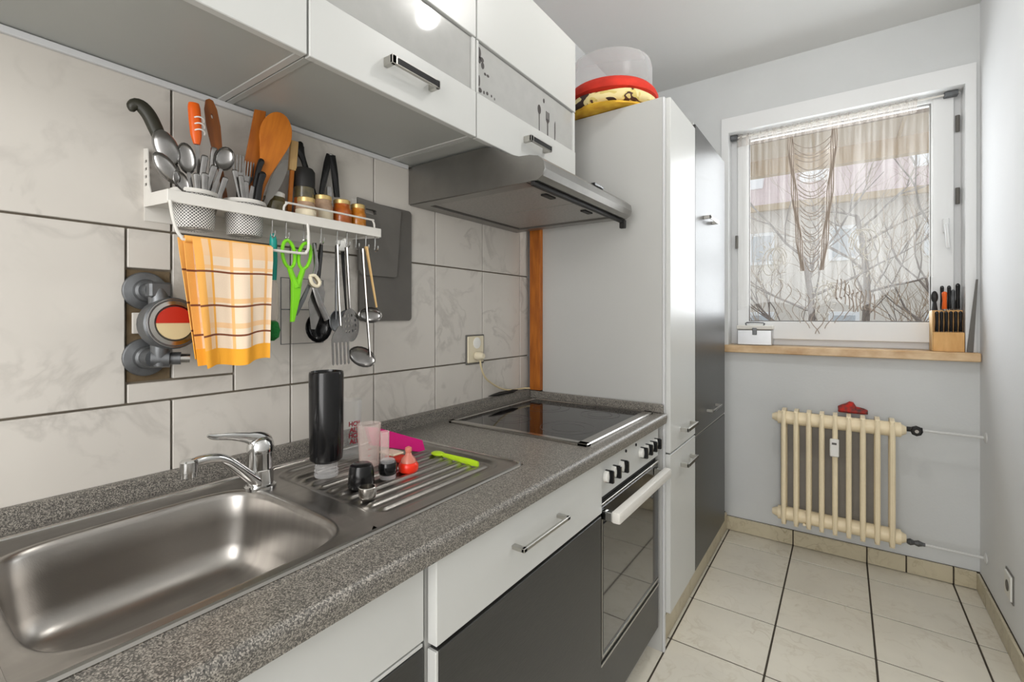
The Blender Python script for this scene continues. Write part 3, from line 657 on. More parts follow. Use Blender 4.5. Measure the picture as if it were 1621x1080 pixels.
def cup(y, label):
    c = thing('cutlery_cup', label, 'cup', (.072, y, 1.483), 'perforated cutlery cups in the rack')
    bm = bmesh.new(); uv = bm.loops.layers.uv.new('UVMap'); n = 36; rw = []
    prof = [(.0005, 0), (.034, 0), (.036, .003), (.0395, .070)]
    for r, h in prof: rw.append([bm.verts.new((r*cos(2*pi*k/n), r*sin(2*pi*k/n), h)) for k in range(n)])
    for i in range(3):
        for k in range(n):
            f = bm.faces.new((rw[i][k], rw[i][(k+1) % n], rw[i+1][(k+1) % n], rw[i+1][k]))
            for l, (uu, vv) in zip(f.loops, ((k/n, prof[i][1]/.07), ((k+1)/n, prof[i][1]/.07), ((k+1)/n, prof[i+1][1]/.07), (k/n, prof[i+1][1]/.07))): l[uv].uv = (uu, vv)
    w = B(); w.bm.free(); w.bm = bm; o = obj('wall', w, 'perforated', c, local=True)
    md = o.modifiers.new('s', 'SOLIDIFY'); md.thickness = .0012
    obj('rim', B().lathe([(.0392, .070), (.044, .070), (.045, .073), (.043, .079), (.0395, .079), (.0392, .070)], (0, 0, 0), 36, cap0=False, cap1=False), 'white_metal', c, local=True)
cup(.4175, 'white perforated cup on the left of the rack, crowded with spoons'); cup(.519, 'white perforated cup holding forks and wooden spatulas')

def strip(b, z0, z1, w0, w1, th=.0012, y=0, n=1, bend=0):
    R_ = []
    for k in range(n+1):
        f = k/n; z = z0+(z1-z0)*f; w = w0+(w1-w0)*f; yy_ = y+bend*sin(f*pi)
        R_.append([Vector((-w/2, yy_-th/2, z)), Vector((w/2, yy_-th/2, z)), Vector((w/2, yy_+th/2, z)), Vector((-w/2, yy_+th/2, z))])
    return b.rings(R_)
def spoon(label, p0, p1, w=.021, h=.033, d=.009, face=(1, -.2, .1), flip=False, cat='spoon', name='spoon', group='cutlery in the rack cups', m='cutlery_steel'):
    t = tool(name, label, cat, p0, p1, face, group); L = (Vector(p1)-Vector(p0)).length
    b = B(); strip(b, 0, L-2*h+.004, .011, .006, .0018, n=4, bend=.003); obj('handle', b, m, t)
    b = B(); b.dish((0, 0, L-h), w, h, d)
    if flip:
        for v in b.bm.verts: v.co.y = -v.co.y
    obj('spoon_bowl', b, m, t, ang=60); return t
def fork(label, p0, p1, w=.011, tine=.04, face=(1, -.2, .1), n=4, m='cutlery_steel', hw=.007, group='cutlery in the rack cups', root=.022, th=.0016):
    t = tool('fork', label, 'fork', p0, p1, face, group); L = (Vector(p1)-Vector(p0)).length
    strip_b = strip(B(), 0, L-tine-root, hw*1.3, hw*.7, .002, n=3, bend=.003); obj('handle', strip_b, m, t)
    b = B(); z0 = L-tine-root
    ol = [(-hw*.35, z0), (hw*.35, z0), (w, z0+root*.8)]
    pitch = 2*w/(2*n-1)
    for k in range(n):
        x = w-2*k*pitch; ol += [(x, L-.004), (x-pitch*.5, L), (x-pitch, L-.004)]
        if k < n-1: ol += [(x-pitch, z0+root), (x-2*pitch, z0+root)]
    ol += [(-w, z0+root*.8)]
    plate([ol], th, 'tines', m, t); return t
def flat_knife(label, p0, p1, hm='black_plastic', hl=.1, w=.016, bw=.018, face=(1, -.2, .1), name='knife', cat='knife', group='cutlery in the rack cups', bl=None):
    t = tool(name, label, cat, p0, p1, face, group); L = (Vector(p1)-Vector(p0)).length
    hl = min(hl, L*.7); z0 = L-hl
    if hm: obj('handle', B().tube([(0, 0, z0), (0, 0, z0+hl*.15), (.001, 0, z0+hl*.6), (-.001, 0, L-.006), (-.002, 0, L)], [w*.42, w*.5, w*.45, w*.55, w*.3], 10, sq=.6, up=(0, 1, 0)), hm, t)
    plate([[(-bw/2, z0), (bw/2, z0), (bw/2, z0*.3), (bw*.1, 0), (-bw/2, z0*.1)]], .0014, 'blade', 'cutlery_steel', t); return t
# --- left cup
t = tool('bread_knife', 'bread knife with curved olive-black handle, leaning left in the rack', 'knife', (.078, .424, 1.49), (.062, .364, 1.65), group='cutlery in the rack cups')
plate([[(-.011, 0), (.009, .004), (.010, .165), (-.010, .165)]], .0014, 'blade', 'cutlery_steel', t)
obj('handle', B().tube([(0, 0, .160), (0, 0, .180), (0, 0, .205), (.001, 0, .228), (.006, 0, .244), (.014, 0, .250), (.022, 0, .246), (.026, 0, .238)], [.010, .0125, .0135, .0135, .0135, .0125, .010, .004], 12, sq=.8, up=(0, 1, 0)), 'olive_black', t)
spoon('large serving spoon with its back turned out, under the olive-black knife handle', (.083, .420, 1.49), (.080, .352, 1.672), .022, .036, .010, flip=True)
spoon('upright tablespoon in the middle of the left cup', (.090, .415, 1.49), (.090, .392, 1.656), .017, .032, .008)
spoon('tablespoon leaning far left over the rack end plate', (.096, .430, 1.50), (.104, .338, 1.618), .017, .033, .009, flip=True)
spoon('shiny ladle-like spoon leaning right out of the left cup', (.086, .424, 1.49), (.098, .474, 1.668), .019, .028, .010)
spoon('small spoon low at the left front of the left cup', (.098, .424, 1.50), (.110, .370, 1.590), .013, .022, .006)
for i, (p0, p1, lb) in enumerate((((.088, .412, 1.49), (.092, .430, 1.640), 'slim dark steel knife handle below the orange handle'), ((.094, .410, 1.49), (.098, .446, 1.622), 'slim steel handle crossing in front in the left cup'), ((.100, .424, 1.49), (.104, .425, 1.600), 'short steel handle at the front of the left cup'), ((.100, .418, 1.49), (.108, .408, 1.594), 'short steel handle left of the other short one in the left cup'), ((.094, .436, 1.49), (.098, .468, 1.602), 'steel handle leaning right below the shiny spoon'), ((.082, .434, 1.49), (.082, .452, 1.665), 'rounded dark steel handle beside the orange handle'))):
    t = tool('knife', lb, 'knife', p0, p1, group='cutlery in the rack cups'); L = (Vector(p1)-Vector(p0)).length
    obj('handle', B().tube([(0, 0, L*.35), (0, 0, L*.8), (0, 0, L-.004), (0, 0, L)], [.0035, .006, .0065, .003], 10, sq=.45, up=(0, 1, 0)), 'cutlery_steel', t); strip(b := B(), 0, L*.37, .011, .009); obj('blade', b, 'cutlery_steel', t)
t = tool('peeler', 'peeler with an orange handle carrying white stripes', 'peeler', (.074, .432, 1.50), (.070, .417, 1.752), group='cutlery in the rack cups')
obj('handle', B().tube([(0, 0, .165), (0, 0, .185), (0, 0, .215), (0, 0, .240), (0, 0, .251)], [.006, .0105, .0115, .0115, .0095], 14, sq=.7, up=(0, 1, 0)), 'orange_plastic', t)
for z in (.190, .203, .216): obj('white_stripe', B().tube([(.010*cos(a)-.006, .0085*sin(a)+.0015, z+.005*sin(a)) for a in (radians(q) for q in range(200, -21, -20))], .0016, 6), 'white_plastic', t)
strip(b := B(), 0, .168, .008, .007); obj('shank', b, 'cutlery_steel', t)
t = tool('wooden_spoon', 'brown wooden spoon handle with a small hole, behind the cutlery', 'spoon', (.050, .490, 1.548), (.055, .452, 1.776))
ol = [(-.0035, 0), (.0035, 0), (.004, .08), (.0095, .135), (.0125, .175), (.011, .21), (.006, .228), (0, .231), (-.006, .228), (-.011, .21), (-.0125, .175), (-.0095, .135), (-.004, .08)]
plate([ol, ell(.003, .006, 0, .195, 12)], .006, 'paddle', 'wood_brown', t, bev=.001)
# --- right cup
fork('dessert fork standing in the right cup, left of the two', (.074, .500, 1.49), (.070, .507, 1.668))
fork('dessert fork beside the wooden spatulas', (.066, .520, 1.49), (.066, .533, 1.660), .010, .036)
t = tool('wooden_spatula', 'broad orange-brown wooden spatula with rounded head', 'spatula', (.074, .528, 1.49), (.082, .600, 1.792), group='wooden tools in the right cup')
L = .31; ol = [(.006, 0), (.006, .12), (.010, .15)]+[(.034*cos(a)+.0*1, .252+.056*sin(a)) for a in (radians(q) for q in range(-35, 216, 12))]+[(-.010, .15), (-.006, .12), (-.006, 0)]
plate([ol], .005, 'blade', 'wood_spatula', t, bev=.001)
t = tool('wooden_spatula', 'narrow straight wooden spatula behind the broad one', 'spatula', (.056, .520, 1.49), (.056, .565, 1.790), group='wooden tools in the right cup')
plate([[(-.006, 0), (.006, 0), (.007, .13), (.017, .17), (.014, .300), (-.008, .305), (-.016, .17), (-.007, .13)]], .005, 'blade', 'wood_orange', t, bev=.001)
flat_knife('table knife with a long black handle, in front of the wooden spatula', (.090, .512, 1.49), (.090, .548, 1.665), 'black_plastic', .07, .013)
flat_knife('dark handled table knife at the right front of the right cup', (.098, .522, 1.49), (.102, .545, 1.632), 'black_plastic', .075, .014)
for p1, lb in (((.104, .496, 1.612), 'steel table knife handle leaning left in the right cup'), ((.102, .508, 1.602), 'short steel handle in the middle of the right cup'), ((.092, .488, 1.625), 'curved steel handle at the left edge of the right cup')):
    t = tool('knife', lb, 'knife', (.094, .515, 1.49), p1, group='cutlery in the rack cups'); L = (Vector(p1)-Vector((.094, .515, 1.49))).length
    obj('handle', B().tube([(0, 0, L*.3), (0, 0, L*.8), (0, 0, L-.004), (0, 0, L)], [.0035, .0055, .006, .003], 10, sq=.45, up=(0, 1, 0)), 'cutlery_steel', t)
t = tool('cake_knife', 'grey perforated metal blade leaning right below the spatula', 'knife', (.094, .532, 1.51), (.092, .608, 1.680))
plate([[(-.004, 0), (.004, 0), (.005, .07)]+[(.0125*cos(a), .125+.060*sin(a)) for a in (radians(q) for q in range(-50, 231, 20))]+[(-.005, .07)]], .0015, 'blade', 'board_grey_light', t)
t = tool('wooden_stick', 'pale square-ended wooden stick right of the spatulas', 'stick', (.050, .634, 1.535), (.050, .650, 1.745))
obj('shaft', B().box((-.005, -.004, 0), (.005, .004, .135), .001), 'wood_spatula', t); obj('grip', B().box((-.009, -.006, .135), (.009, .006, .211), .001), 'wood_pale', t)
# --- jars on the shelf
def jar(lb, y, r, h, fill, lid, x=.062, lh=.010, lr=None, label=None, oil=False):
    t = thing('spice_jar', lb, 'jar', (x, y, 1.5335), 'spice jars on the rack shelf'); z = 1.5335; lr = lr or r*.86
    obj('glass_body', B().lathe([(r*.9, 0), (r, .004), (r, h*.78), (r*.86, h*.86), (r*.82, h)], (x, y, z), 24), fill, t)
    obj('lid', B().lathe([(lr, h), (lr, h+lh), (lr*.9, h+lh+.002)], (x, y, z), 24), lid, t)
    if label: obj('paper_label', B().lathe([(r+.0005, h*.2), (r+.0005, h*.62)], (x, y, z), 24, cap0=False, cap1=False), label, t)
    return t
jar('squat jar of green-brown herbs with white lid behind the cups', .594, .028, .056, 'olive_herb', 'white_plastic', .058)
jar('squat jar of pale brown spice with cream label, behind the guard rail', .655, .024, .050, 'pinkish_spice', 'gold_lid', .095, label='label_cream')
jar('spice jar with pinkish filling and cream lid', .722, .026, .074, 'pinkish_spice', 'gold_lid', label='label_cream')
jar('amber spice jar with pale lid in the middle of the shelf', .780, .026, .074, 'amber', 'gold_lid')
jar('yellow-amber spice jar with pale lid at the right end of the shelf', .832, .023, .072, 'amber_yellow', 'gold_lid')
t = thing('spice_mill', 'spice mill with black top and orange peppercorns inside', 'mill', (.058, .676, 1.5335))
obj('glass_body', B().lathe([(.022, 0), (.024, .005), (.024, .075), (.021, .085)], (.050, .676, 1.5335), 24), 'amber', t)
obj('clear_section', B().lathe([(.0245, .070), (.0245, .098)], (.050, .676, 1.5335), 24), 'olive_herb', t); obj('grinder_top', B().lathe([(.026, .098), (.027, .110), (.027, .140), (.022, .148)], (.050, .676, 1.5335), 24), 'black_matt', t)
t = tool('paring_knife', 'black handled knife hanging on the wall behind the spice mill', 'knife', (.016, .728, 1.62), (.016, .680, 1.760), face=(1, 0, 0))
obj('handle', B().tube([(0, 0, 0), (0, 0, .06), (0, 0, .10), (.002, 0, .118), (-.002, 0, .138), (-.010, 0, .146)], [.010, .0085, .008, .011, .012, .005], 10, sq=.6, up=(0, 1, 0)), 'black_plastic', t)
t = thing('scissors', 'black handled scissors hanging point up above the spice jars', 'scissors', (.02, .768, 1.64))
obj('handle', B().tube([(.024, .768, 1.748), (.024, .760, 1.72), (.024, .748, 1.665), (.024, .742, 1.635)], [.011, .011, .009, .007], 10, sq=.6, up=(1, 0, 0)), 'black_plastic', t); obj('handle', B().tube([(.028, .772, 1.748), (.028, .780, 1.70), (.028, .788, 1.635)], [.011, .011, .009], 10, sq=.6, up=(1, 0, 0)), 'black_plastic', t)
obj('blade', B().box((.022, .760, 1.60), (.025, .774, 1.66)), 'cutlery_steel', t); obj('end_rivet', B().ball((.030, .770, 1.748), (.004, .008, .004)), 'chrome', t)

# ---------------------------------------------------------------- towel
def towel():
    t = thing('tea_towel', 'yellow and cream checked tea towel hanging over the white rail', 'towel', (.138, .46, 1.45))
    def sheet(name, x_at, y_l, y_r, zt, zb, lean, ph, vf=1):
        bm = bmesh.new(); uv = bm.loops.layers.uv.new('UVMap'); nu, nv = 40, 44; g_ = []
        for i in range(nu+1):
            row = []
            for j in range(nv+1):
                u, v = i/nu, j/nv
                y = (y_l(v)*(1-u)+y_r(v)*u); z = zt*(1-v)+zb(u)*v
                x = x_at(v)+(.0075*v**.6)*sin(u*11+ph+v*1.2)+.003*sin(u*23+ph*2)*v+lean*v
                row.append(bm.verts.new((x, y, z)))
            g_.append(row)
        for i in range(nu):
            for j in range(nv):
                f = bm.faces.new((g_[i][j], g_[i+1][j], g_[i+1][j+1], g_[i][j+1]))
                for l, (a, c) in zip(f.loops, ((i, j), (i+1, j), (i+1, j+1), (i, j+1))): l[uv].uv = (a/nu, c/nv*vf)
        w = B(); w.bm.free(); w.bm = bm; o = obj(name, w, 'towel_plaid', t, ang=80); m_ = o.modifiers.new('s', 'SOLIDIFY'); m_.thickness = .002; m_.offset = 0
    sheet('front_fall', lambda v: .1445+.004*min(1, v*8), lambda v: .386+.020*v, lambda v: .546-.010*v, 1.4555, lambda u: 1.196+.010*u+.004*sin(u*9), .006, .4)
    sheet('back_fall', lambda v: .1315-.004*min(1, v*8), lambda v: .366+.038*v, lambda v: .530-.012*v, 1.4545, lambda u: 1.212+.01*u, -.010, 2.1)
    sheet('inner_fold', lambda v: .137, lambda v: .374+.026*v, lambda v: .535-.01*v, 1.4555, lambda u: 1.200+.012*u, .002, 4.)
    obj('top_fold', B().tube([(.138, .376, 1.4525), (.138, .46, 1.4530), (.138, .544, 1.4525)], .0070, 12), 'towel_plaid', t)
towel()

# ---------------------------------------------------------------- things hanging on hooks
t = thing('bottle_brush', 'bottle brush with teal handle and green bristle tip hanging by the towel', 'brush', (.066, .590, 1.47), 'utensils hanging under the rack')
obj('handle', B().tube([(.112, .562, 1.492), (.112, .564, 1.475), (.108, .566, 1.43), (.104, .568, 1.385)], [.004, .008, .009, .007], 12), 'teal_plastic', t)
obj('bristles', B().lathe([(.008, 0), (.013, .01), (.013, .085), (.008, .098)], (.100, .568, 1.285), 16), 'milk_plastic', t); obj('bristle_tip', B().lathe([(.004, 0), (.014, .008), (.017, .025), (.013, .042), (.006, .048)], (.100, .568, 1.243), 16), 'bristle_green', t)
t = thing('kitchen_scissors', 'lime green kitchen scissors hanging point down on a hook', 'scissors', (.125, .615, 1.47), 'utensils hanging under the rack')
pfx = lambda a, bb, tt: (.128+tt, a, bb)
oval = lambda cx, cz, w, h, rot: [(cx+w*cos(a)*cos(rot)-h*sin(a)*sin(rot), cz+w*cos(a)*sin(rot)+h*sin(a)*cos(rot)) for a in (2*pi*k/20 for k in range(20))]
for cx, rt in ((.592, .12), (.632, -.18)):
    obj('handle_loop', B().tube([(.128, y, z) for y, z in oval(cx, 1.446, .0150, .032, rt)], .0042, 8, close=True), 'scissor_green', t)
b = B(); b.tube([(.128, .594, 1.414), (.128, .602, 1.392), (.128, .612, 1.37)], [.006, .007, .010], 8); b.tube([(.128, .628, 1.414), (.128, .620, 1.392), (.128, .610, 1.37)], [.006, .007, .010], 8); obj('shank', b, 'scissor_green', t)
plate([[(.600, 1.385), (.622, 1.385), (.616, 1.34), (.603, 1.288), (.598, 1.288), (.600, 1.34)]], .008, 'blade_cover', 'scissor_green', t, pfx, .001)
t = thing('can_opener', 'silver can opener with white knob hanging beside the lime scissors', 'opener', (.12, .66, 1.4), 'utensils hanging under the rack')
b = B(); b.tube([(.124, .655, 1.385), (.124, .672, 1.34), (.124, .695, 1.292)], [.005, .008, .009], 8, sq=.5, up=(1, 0, 0)); obj('lever', b, 'cutlery_steel', t); b = B().tube([(.120, .652, 1.385), (.120, .634, 1.345), (.120, .612, 1.305)], [.004, .006, .007], 8, sq=.5, up=(1, 0, 0)); obj('lever', b, 'dull_metal', t)
obj('gear', B().lathe([(.013, 0), (.013, .006)], (.124, .655, 1.383), 16, (1, 0, 0)), 'steel', t); obj('turning_key', B().tube([(.132, .642, 1.397), (.134, .655, 1.400), (.134, .668, 1.385), (.134, .662, 1.374), (.134, .648, 1.380), (.134, .642, 1.397)], .0042, 8), 'cream_plastic', t)
obj('neck', B().tube([(.124, .657, 1.392), (.124, .665, 1.43), (.124, .658, 1.480)], [.006, .006, .0035], 8, sq=.6), 'cutlery_steel', t)
t = thing('wire_frame_rack', 'thin rectangular wire frame hanging flat against the tiles', 'frame', (.02, .70, 1.28), 'utensils hanging under the rack')
obj('frame', B().tube([(.012, .636, 1.228), (.012, .755, 1.228), (.012, .755, 1.40), (.012, .636, 1.40)], .0016, 6, close=True), 'dull_metal', t); obj('cross_bar', B().tube([(.012, .636, 1.318), (.012, .755, 1.318)], .0014, 6), 'dull_metal', t)
def hang(lb, top, bot, parts, name='ladle', cat='ladle', face=(1, -.15, 0)):
    t = tool(name, lb, cat, top, bot, face, 'utensils hanging under the rack'); L = (Vector(bot)-Vector(top)).length; parts(t, L); return t
def p_black_ladle(t, L):
    obj('handle', B().tube([(0, 0, 0), (0, 0, L*.4), (0, 0, L*.72)], [.008, .007, .004], 10, sq=.5), 'black_plastic', t); b = B(); b.dish((0, 0, L-.040), .036, .042, .022, .002); obj('ladle_bowl', b, 'black_plastic', t)
hang('black plastic ladle hanging behind the can opener', (.075, .690, 1.490), (.050, .722, 1.232), p_black_ladle)
def p_server(t, L):
    obj('handle', B().tube([(0, 0, 0), (0, 0, .03), (0, 0, .09)], [.006, .0095, .008], 10, sq=.6), 'black_plastic', t); plate([[(-.006, .085), (.006, .085), (.021, .12), (.019, .16), (.004, .215), (-.006, .215), (-.019, .15)]], .0015, 'blade', 'cutlery_steel', t)
hang('cake server with black handle hanging left of the forks', (.118, .682, 1.482), (.108, .668, 1.275), p_server, 'cake_server', 'server')
def p_fork(t, L):
    obj('handle', B().tube([(0, 0, 0), (0, 0, .05), (0, 0, .13), (0, .004, L-.10)], [.0075, .0065, .0045, .0045], 8, sq=.5), 'cutlery_steel', t)
    w = .023; n = 5; pitch = 2*w/(2*n-1); z0 = L-.10
    ol = [(-.003, z0), (.003, z0), (w*.8, z0+.022), (w, z0+.034)]
    for k in range(n):
        x = w-2*k*pitch; ol += [(x, L-.004), (x-pitch*.5, L), (x-pitch, L-.004)]
        if k < n-1: ol += [(x-pitch, z0+.042), (x-2*pitch, z0+.042)]
    ol += [(-w, z0+.034), (-w*.8, z0+.022)]
    plate([ol], .002, 'tines', 'cutlery_steel', t)
hang('large steel meat fork with five tines hanging lowest on the rack', (.134, .716, 1.482), (.146, .720, 1.176), p_fork, 'meat_fork', 'fork')
def p_skim(t, L):
    obj('handle', B().tube([(0, 0, 0), (0, 0, .06), (0, 0, L-.09)], [.0075, .006, .0045], 8, sq=.5), 'cutlery_steel', t)
    holes = [ell(.0022, .0045, x, L-.045+z, 8) for x in (-.014, -.005, .004, .013) for z in (-.026, -.012, .002, .016)]
    plate([ell(.024, .045, 0, L-.045, 28)]+holes, .0016, 'slotted_head', 'cutlery_steel', t)
hang('oval slotted steel spoon hanging above the meat fork', (.122, .752, 1.482), (.106, .780, 1.232), p_skim, 'slotted_spoon', 'spoon')
def p_spoon(t, L):
    obj('handle', B().tube([(0, 0, 0), (0, 0, .07), (0, 0, L-.07)], [.007, .0055, .0035], 8, sq=.5), 'cutlery_steel', t); b = B(); b.dish((0, 0, L-.040), .026, .042, .013, .0015); obj('spoon_bowl', b, 'cutlery_steel', t)
t = hang('steel serving spoon hanging lowest right on the rack', (.132, .794, 1.482), (.142, .812, 1.190), lambda t, L: obj('handle', B().tube([(0, 0, 0), (0, 0, .07), (0, 0, L)], [.0075, .006, .0045], 8, sq=.5), 'cutlery_steel', t), 'serving_spoon', 'spoon')
b = B(); b.dish((.0, -.004, 0), .042, .026, .013, .0015)
bmesh.ops.rotate(b.bm, verts=b.bm.verts, cent=(0, 0, 0), matrix=Matrix.Rotation(radians(-28), 3, 'Y')); bmesh.ops.translate(b.bm, verts=b.bm.verts, vec=(-.020, 0, .290)); obj('spoon_bowl', b, 'cutlery_steel', t)
t = hang('small steel ladle hanging at the right end of the rack', (.134, .806, 1.490), (.132, .842, 1.325), lambda t, L: obj('handle', B().tube([(0, 0, 0), (0, 0, .07), (0, 0, L)], [.0075, .0055, .004], 8, sq=.5), 'wood_pale', t, label='pale handle'), 'small_ladle', 'ladle')
b = B(); b.dish((0, 0, 0), .036, .022, .016, .0015); bmesh.ops.rotate(b.bm, verts=b.bm.verts, cent=(0, 0, 0), matrix=Matrix.Rotation(radians(-15), 3, 'Y')); bmesh.ops.translate(b.bm, verts=b.bm.verts, vec=(-.022, 0, .186)); obj('ladle_bowl', b, 'cutlery_steel', t)
def p_masher(t, L):
    obj('handle', B().tube([(0, 0, 0), (0, 0, .08), (0, 0, L-.06)], [.008, .006, .003], 8, sq=.6), 'black_plastic', t); obj('ring_head', B().tube([(.024*cos(a), 0, L-.032+.032*sin(a)) for a in (2*pi*k/20 for k in range(20))], .006, 8, close=True), 'dull_metal', t)
hang('black handled whisk with round head behind the small ladle', (.085, .765, 1.490), (.060, .800, 1.250), p_masher, 'whisk', 'whisk')
hang('plain steel spoon handle hanging between the fork and the slotted spoon', (.118, .725, 1.482), (.108, .730, 1.262), lambda t, L: (obj('handle', B().tube([(0, 0, 0), (0, 0, .06), (0, 0, L-.03)], [.006, .005, .0035], 8, sq=.5), 'dull_metal', t), obj('spoon_bowl', B().dish((0, 0, L-.026), .017, .028, .008), 'dull_metal', t)), 'basting_spoon', 'spoon')
t = thing('measuring_scoop', 'small white plastic measuring scoop under the rack shelf', 'scoop', (.08, .757, 1.50), 'utensils hanging under the rack')
obj('cup', B().lathe([(.012, 0), (.016, .026), (.0145, .026), (.011, .003)], (.095, .757, 1.475), 18), 'white_plastic', t); obj('handle', B().tube([(.095, .757, 1.500), (.108, .757, 1.505), (.118, .757, 1.492)], .003, 8), 'white_plastic', t)

# ---------------------------------------------------------------- cutting boards
t = thing('cutting_board', 'large dark grey cutting board leaning on the tiles behind the rack end', 'board', (.008, .98, 1.47), 'grey cutting boards')
plate([rrect(.205, .362, .012, 5, .980, 1.468), rrect(.045, .018, .008, 4, .912, 1.618)], .006, 'board', 'board_grey', t, lambda a, bb, tt: (.006+tt, a, bb), .001)
t = thing('cutting_board', 'smaller grey cutting board with a handle slot in front of the large one', 'board', (.016, .95, 1.53), 'grey cutting boards')
plate([[(.865, 1.652), (1.030, 1.640), (1.012, 1.430), (1.004, 1.425), (.880, 1.425), (.868, 1.44)], rrect(.045, .016, .007, 4, .912, 1.618)], .005, 'board', 'board_grey_light', t, lambda a, bb, tt: (.016+tt, a, bb), .001)

# ================================================================ FAUCET
t = thing('faucet', 'chrome single lever faucet standing behind the sink bowl', 'faucet', (.165, .508, .932))
fx, fy = .165, .508
obj('base_ring', B().lathe([(.031, 0), (.031, .006), (.027, .009)], (fx, fy, .932), 28), 'chrome', t)
obj('body', B().lathe([(.026, .009), (.026, .040), (.0265, .041), (.0255, .042), (.0255, .075), (.026, .077)], (fx, fy, .932), 28), 'chrome', t)
b = B().tube([(fx-.008, fy+.012, 1.010), (fx-.002, fy+.006, 1.026), (fx+.002, fy-.010, 1.038), (fx+.006, fy-.030, 1.046), (fx+.010, fy-.060, 1.055), (fx+.013, fy-.095, 1.062), (fx+.015, fy-.108, 1.068)], [.022, .022, .017, .011, .008, .006, .003], 14, sq=.55)
b2 = B().lathe([(.026, .077), (.0265, .088), (.024, .100), (.016, .108), (.004, .111)], (fx, fy, .932), 28); obj('lever_cap', b2, 'chrome', t); obj('lever', b, 'chrome', t)
obj('spout', B().tube([(fx+.008, fy-.012, .950), (fx+.014, fy-.035, .972), (fx+.020, fy-.065, 1.002), (fx+.025, fy-.085, 1.018), (fx+.030, fy-.105, 1.026), (fx+.034, fy-.130, 1.028), (fx+.037, fy-.146, 1.026)], [.017, .0135, .012, .0115, .011, .011, .009], 16, sq=.85), 'chrome', t)
obj('aerator', B().lathe([(.014, 0), (.014, .008), (.0148, .009), (.0148, .028), (.012, .031)], (fx+.037, fy-.148, 1.003), 22), 'chrome', t)

# ================================================================ ITEMS ON THE DRAINER
DZ = .9290
t = thing('black_bottle', 'tall glossy black bottle standing upside down on its clear threaded neck', 'bottle', (.205, .640, DZ))
bx, by = .205, .640
obj('clear_neck', B().lathe([(.026, 0), (.027, .006), (.025, .009), (.027, .014), (.024, .018), (.026, .022), (.024, .028), (.026, .040)], (bx, by, DZ), 28), 'clear_plastic', t)
obj('body', B().lathe([(.030, .034), (.036, .040), (.0375, .06), (.0385, .236), (.0375, .242), (.034, .243), (.033, .239)], (bx, by, DZ), 40), 'black_plastic', t)
t = thing('drinking_glass', 'tall clear drinking glass with small red lettering, behind the black bottle', 'glass', (.125, .765, DZ))
gx, gy, gr = .122, .762, .031
obj('glass_wall', B().lathe([(gr*.9, 0), (gr*.93, .004), (gr, .150), (gr-.002, .150), (gr*.9-.001, .010), (.002, .008)], (gx, gy, DZ), 36), 'glass', t)
def text_mesh(s_, size):
    cu = bpy.data.curves.new('tmp', 'FONT'); cu.body = s_; cu.size = size; cu.align_x = 'CENTER'; cu.extrude = .0002; cu.space_line = .9; cu.offset = size*.035
    o = bpy.data.objects.new('tmp', cu); C.objects.link(o); dg = bpy.context.evaluated_depsgraph_get(); me = bpy.data.meshes.new_from_object(o.evaluated_get(dg))
    bpy.data.objects.remove(o); bpy.data.curves.remove(cu); b = B(); b.bm.from_mesh(me); bpy.data.meshes.remove(me); return b
b = text_mesh('HCH\nALY\nHCH\nALY', .0145); ang0 = math.atan2(0-gy, 1.19-gx)+.42
for v in b.bm.verts:
    a = ang0+v.co.x/(gr+.001); v.co = Vector((gx+(gr+.0008+v.co.z)*cos(a), gy+(gr+.0008+v.co.z)*sin(a), DZ+.086+v.co.y*1.15))
obj('red_lettering', b, 'red_text', t)
t = thing('plastic_beaker', 'milky pinkish plastic beaker standing beside the magenta wedge', 'beaker', (.262, .735, DZ))
obj('wall', B().lathe([(.022, 0), (.024, .003), (.029, .104), (.0275, .104), (.0225, .006), (.002, .005)], (.225, .745, DZ), 32), 'milk_plastic', t)
obj('scale_marks', B().box((.2445, .728, .99), (.2455, .736, .9915)).box((.2435, .728, .974), (.2445, .736, .9755)).box((.243, .728, .958), (.244, .736, .9595)), 'red_text', t)
t = thing('narrow_tube', 'narrow clear plastic tube with fine marks right of the milky beaker', 'tube', (.275, .748, DZ))
obj('wall', B().lathe([(.0105, 0), (.0110, .09), (.0100, .09), (.0095, .004), (.001, .003)], (.276, .752, DZ), 24), 'milk_plastic', t)
t = thing('dark_cup', 'glossy black cup turned upside down on the drainer', 'cup', (.335, .640, DZ))
obj('wall', B().lathe([(.028, 0), (.0285, .004), (.026, .038), (.023, .046), (.018, .049), (.002, .049)], (.328, .645, DZ), 32), 'black_plastic', t)
t = thing('metal_cap', 'small round silver metal cap in front of the black cup', 'tin', (.392, .618, DZ))  # loose lid of metal, hollow side up
obj('shell', B().lathe([(.0165, 0), (.0175, .002), (.0175, .020), (.0165, .0215), (.0145, .0215), (.0145, .006), (.002, .006)], (.392, .612, DZ), 32), 'steel', t, ang=20)
t = thing('baby_bottle_cap', 'small black baby bottle cap with a clear collar, left of the red teat', 'jar', (.335, .712, DZ))  # cap of a baby bottle, standing loose on the drainer
obj('base', B().lathe([(.018, 0), (.019, .008), (.0175, .009)], (.335, .712, DZ), 28), 'clear_plastic', t)
obj('body', B().lathe([(.0175, .009), (.0205, .013), (.0215, .028), (.019, .036)], (.335, .712, DZ), 28), 'black_plastic', t); obj('collar', B().lathe([(.0165, .036), (.0165, .041), (.014, .043)], (.335, .712, DZ), 28), 'clear_plastic', t)
t = thing('baby_bottle_teat', 'red and pink baby bottle teat on the drainer', 'teat', (.335, .775, DZ))
obj('collar', B().lathe([(.021, 0), (.0235, .004), (.0235, .016), (.020, .021), (.017, .022)], (.338, .772, DZ), 28), 'red_silicone', t)
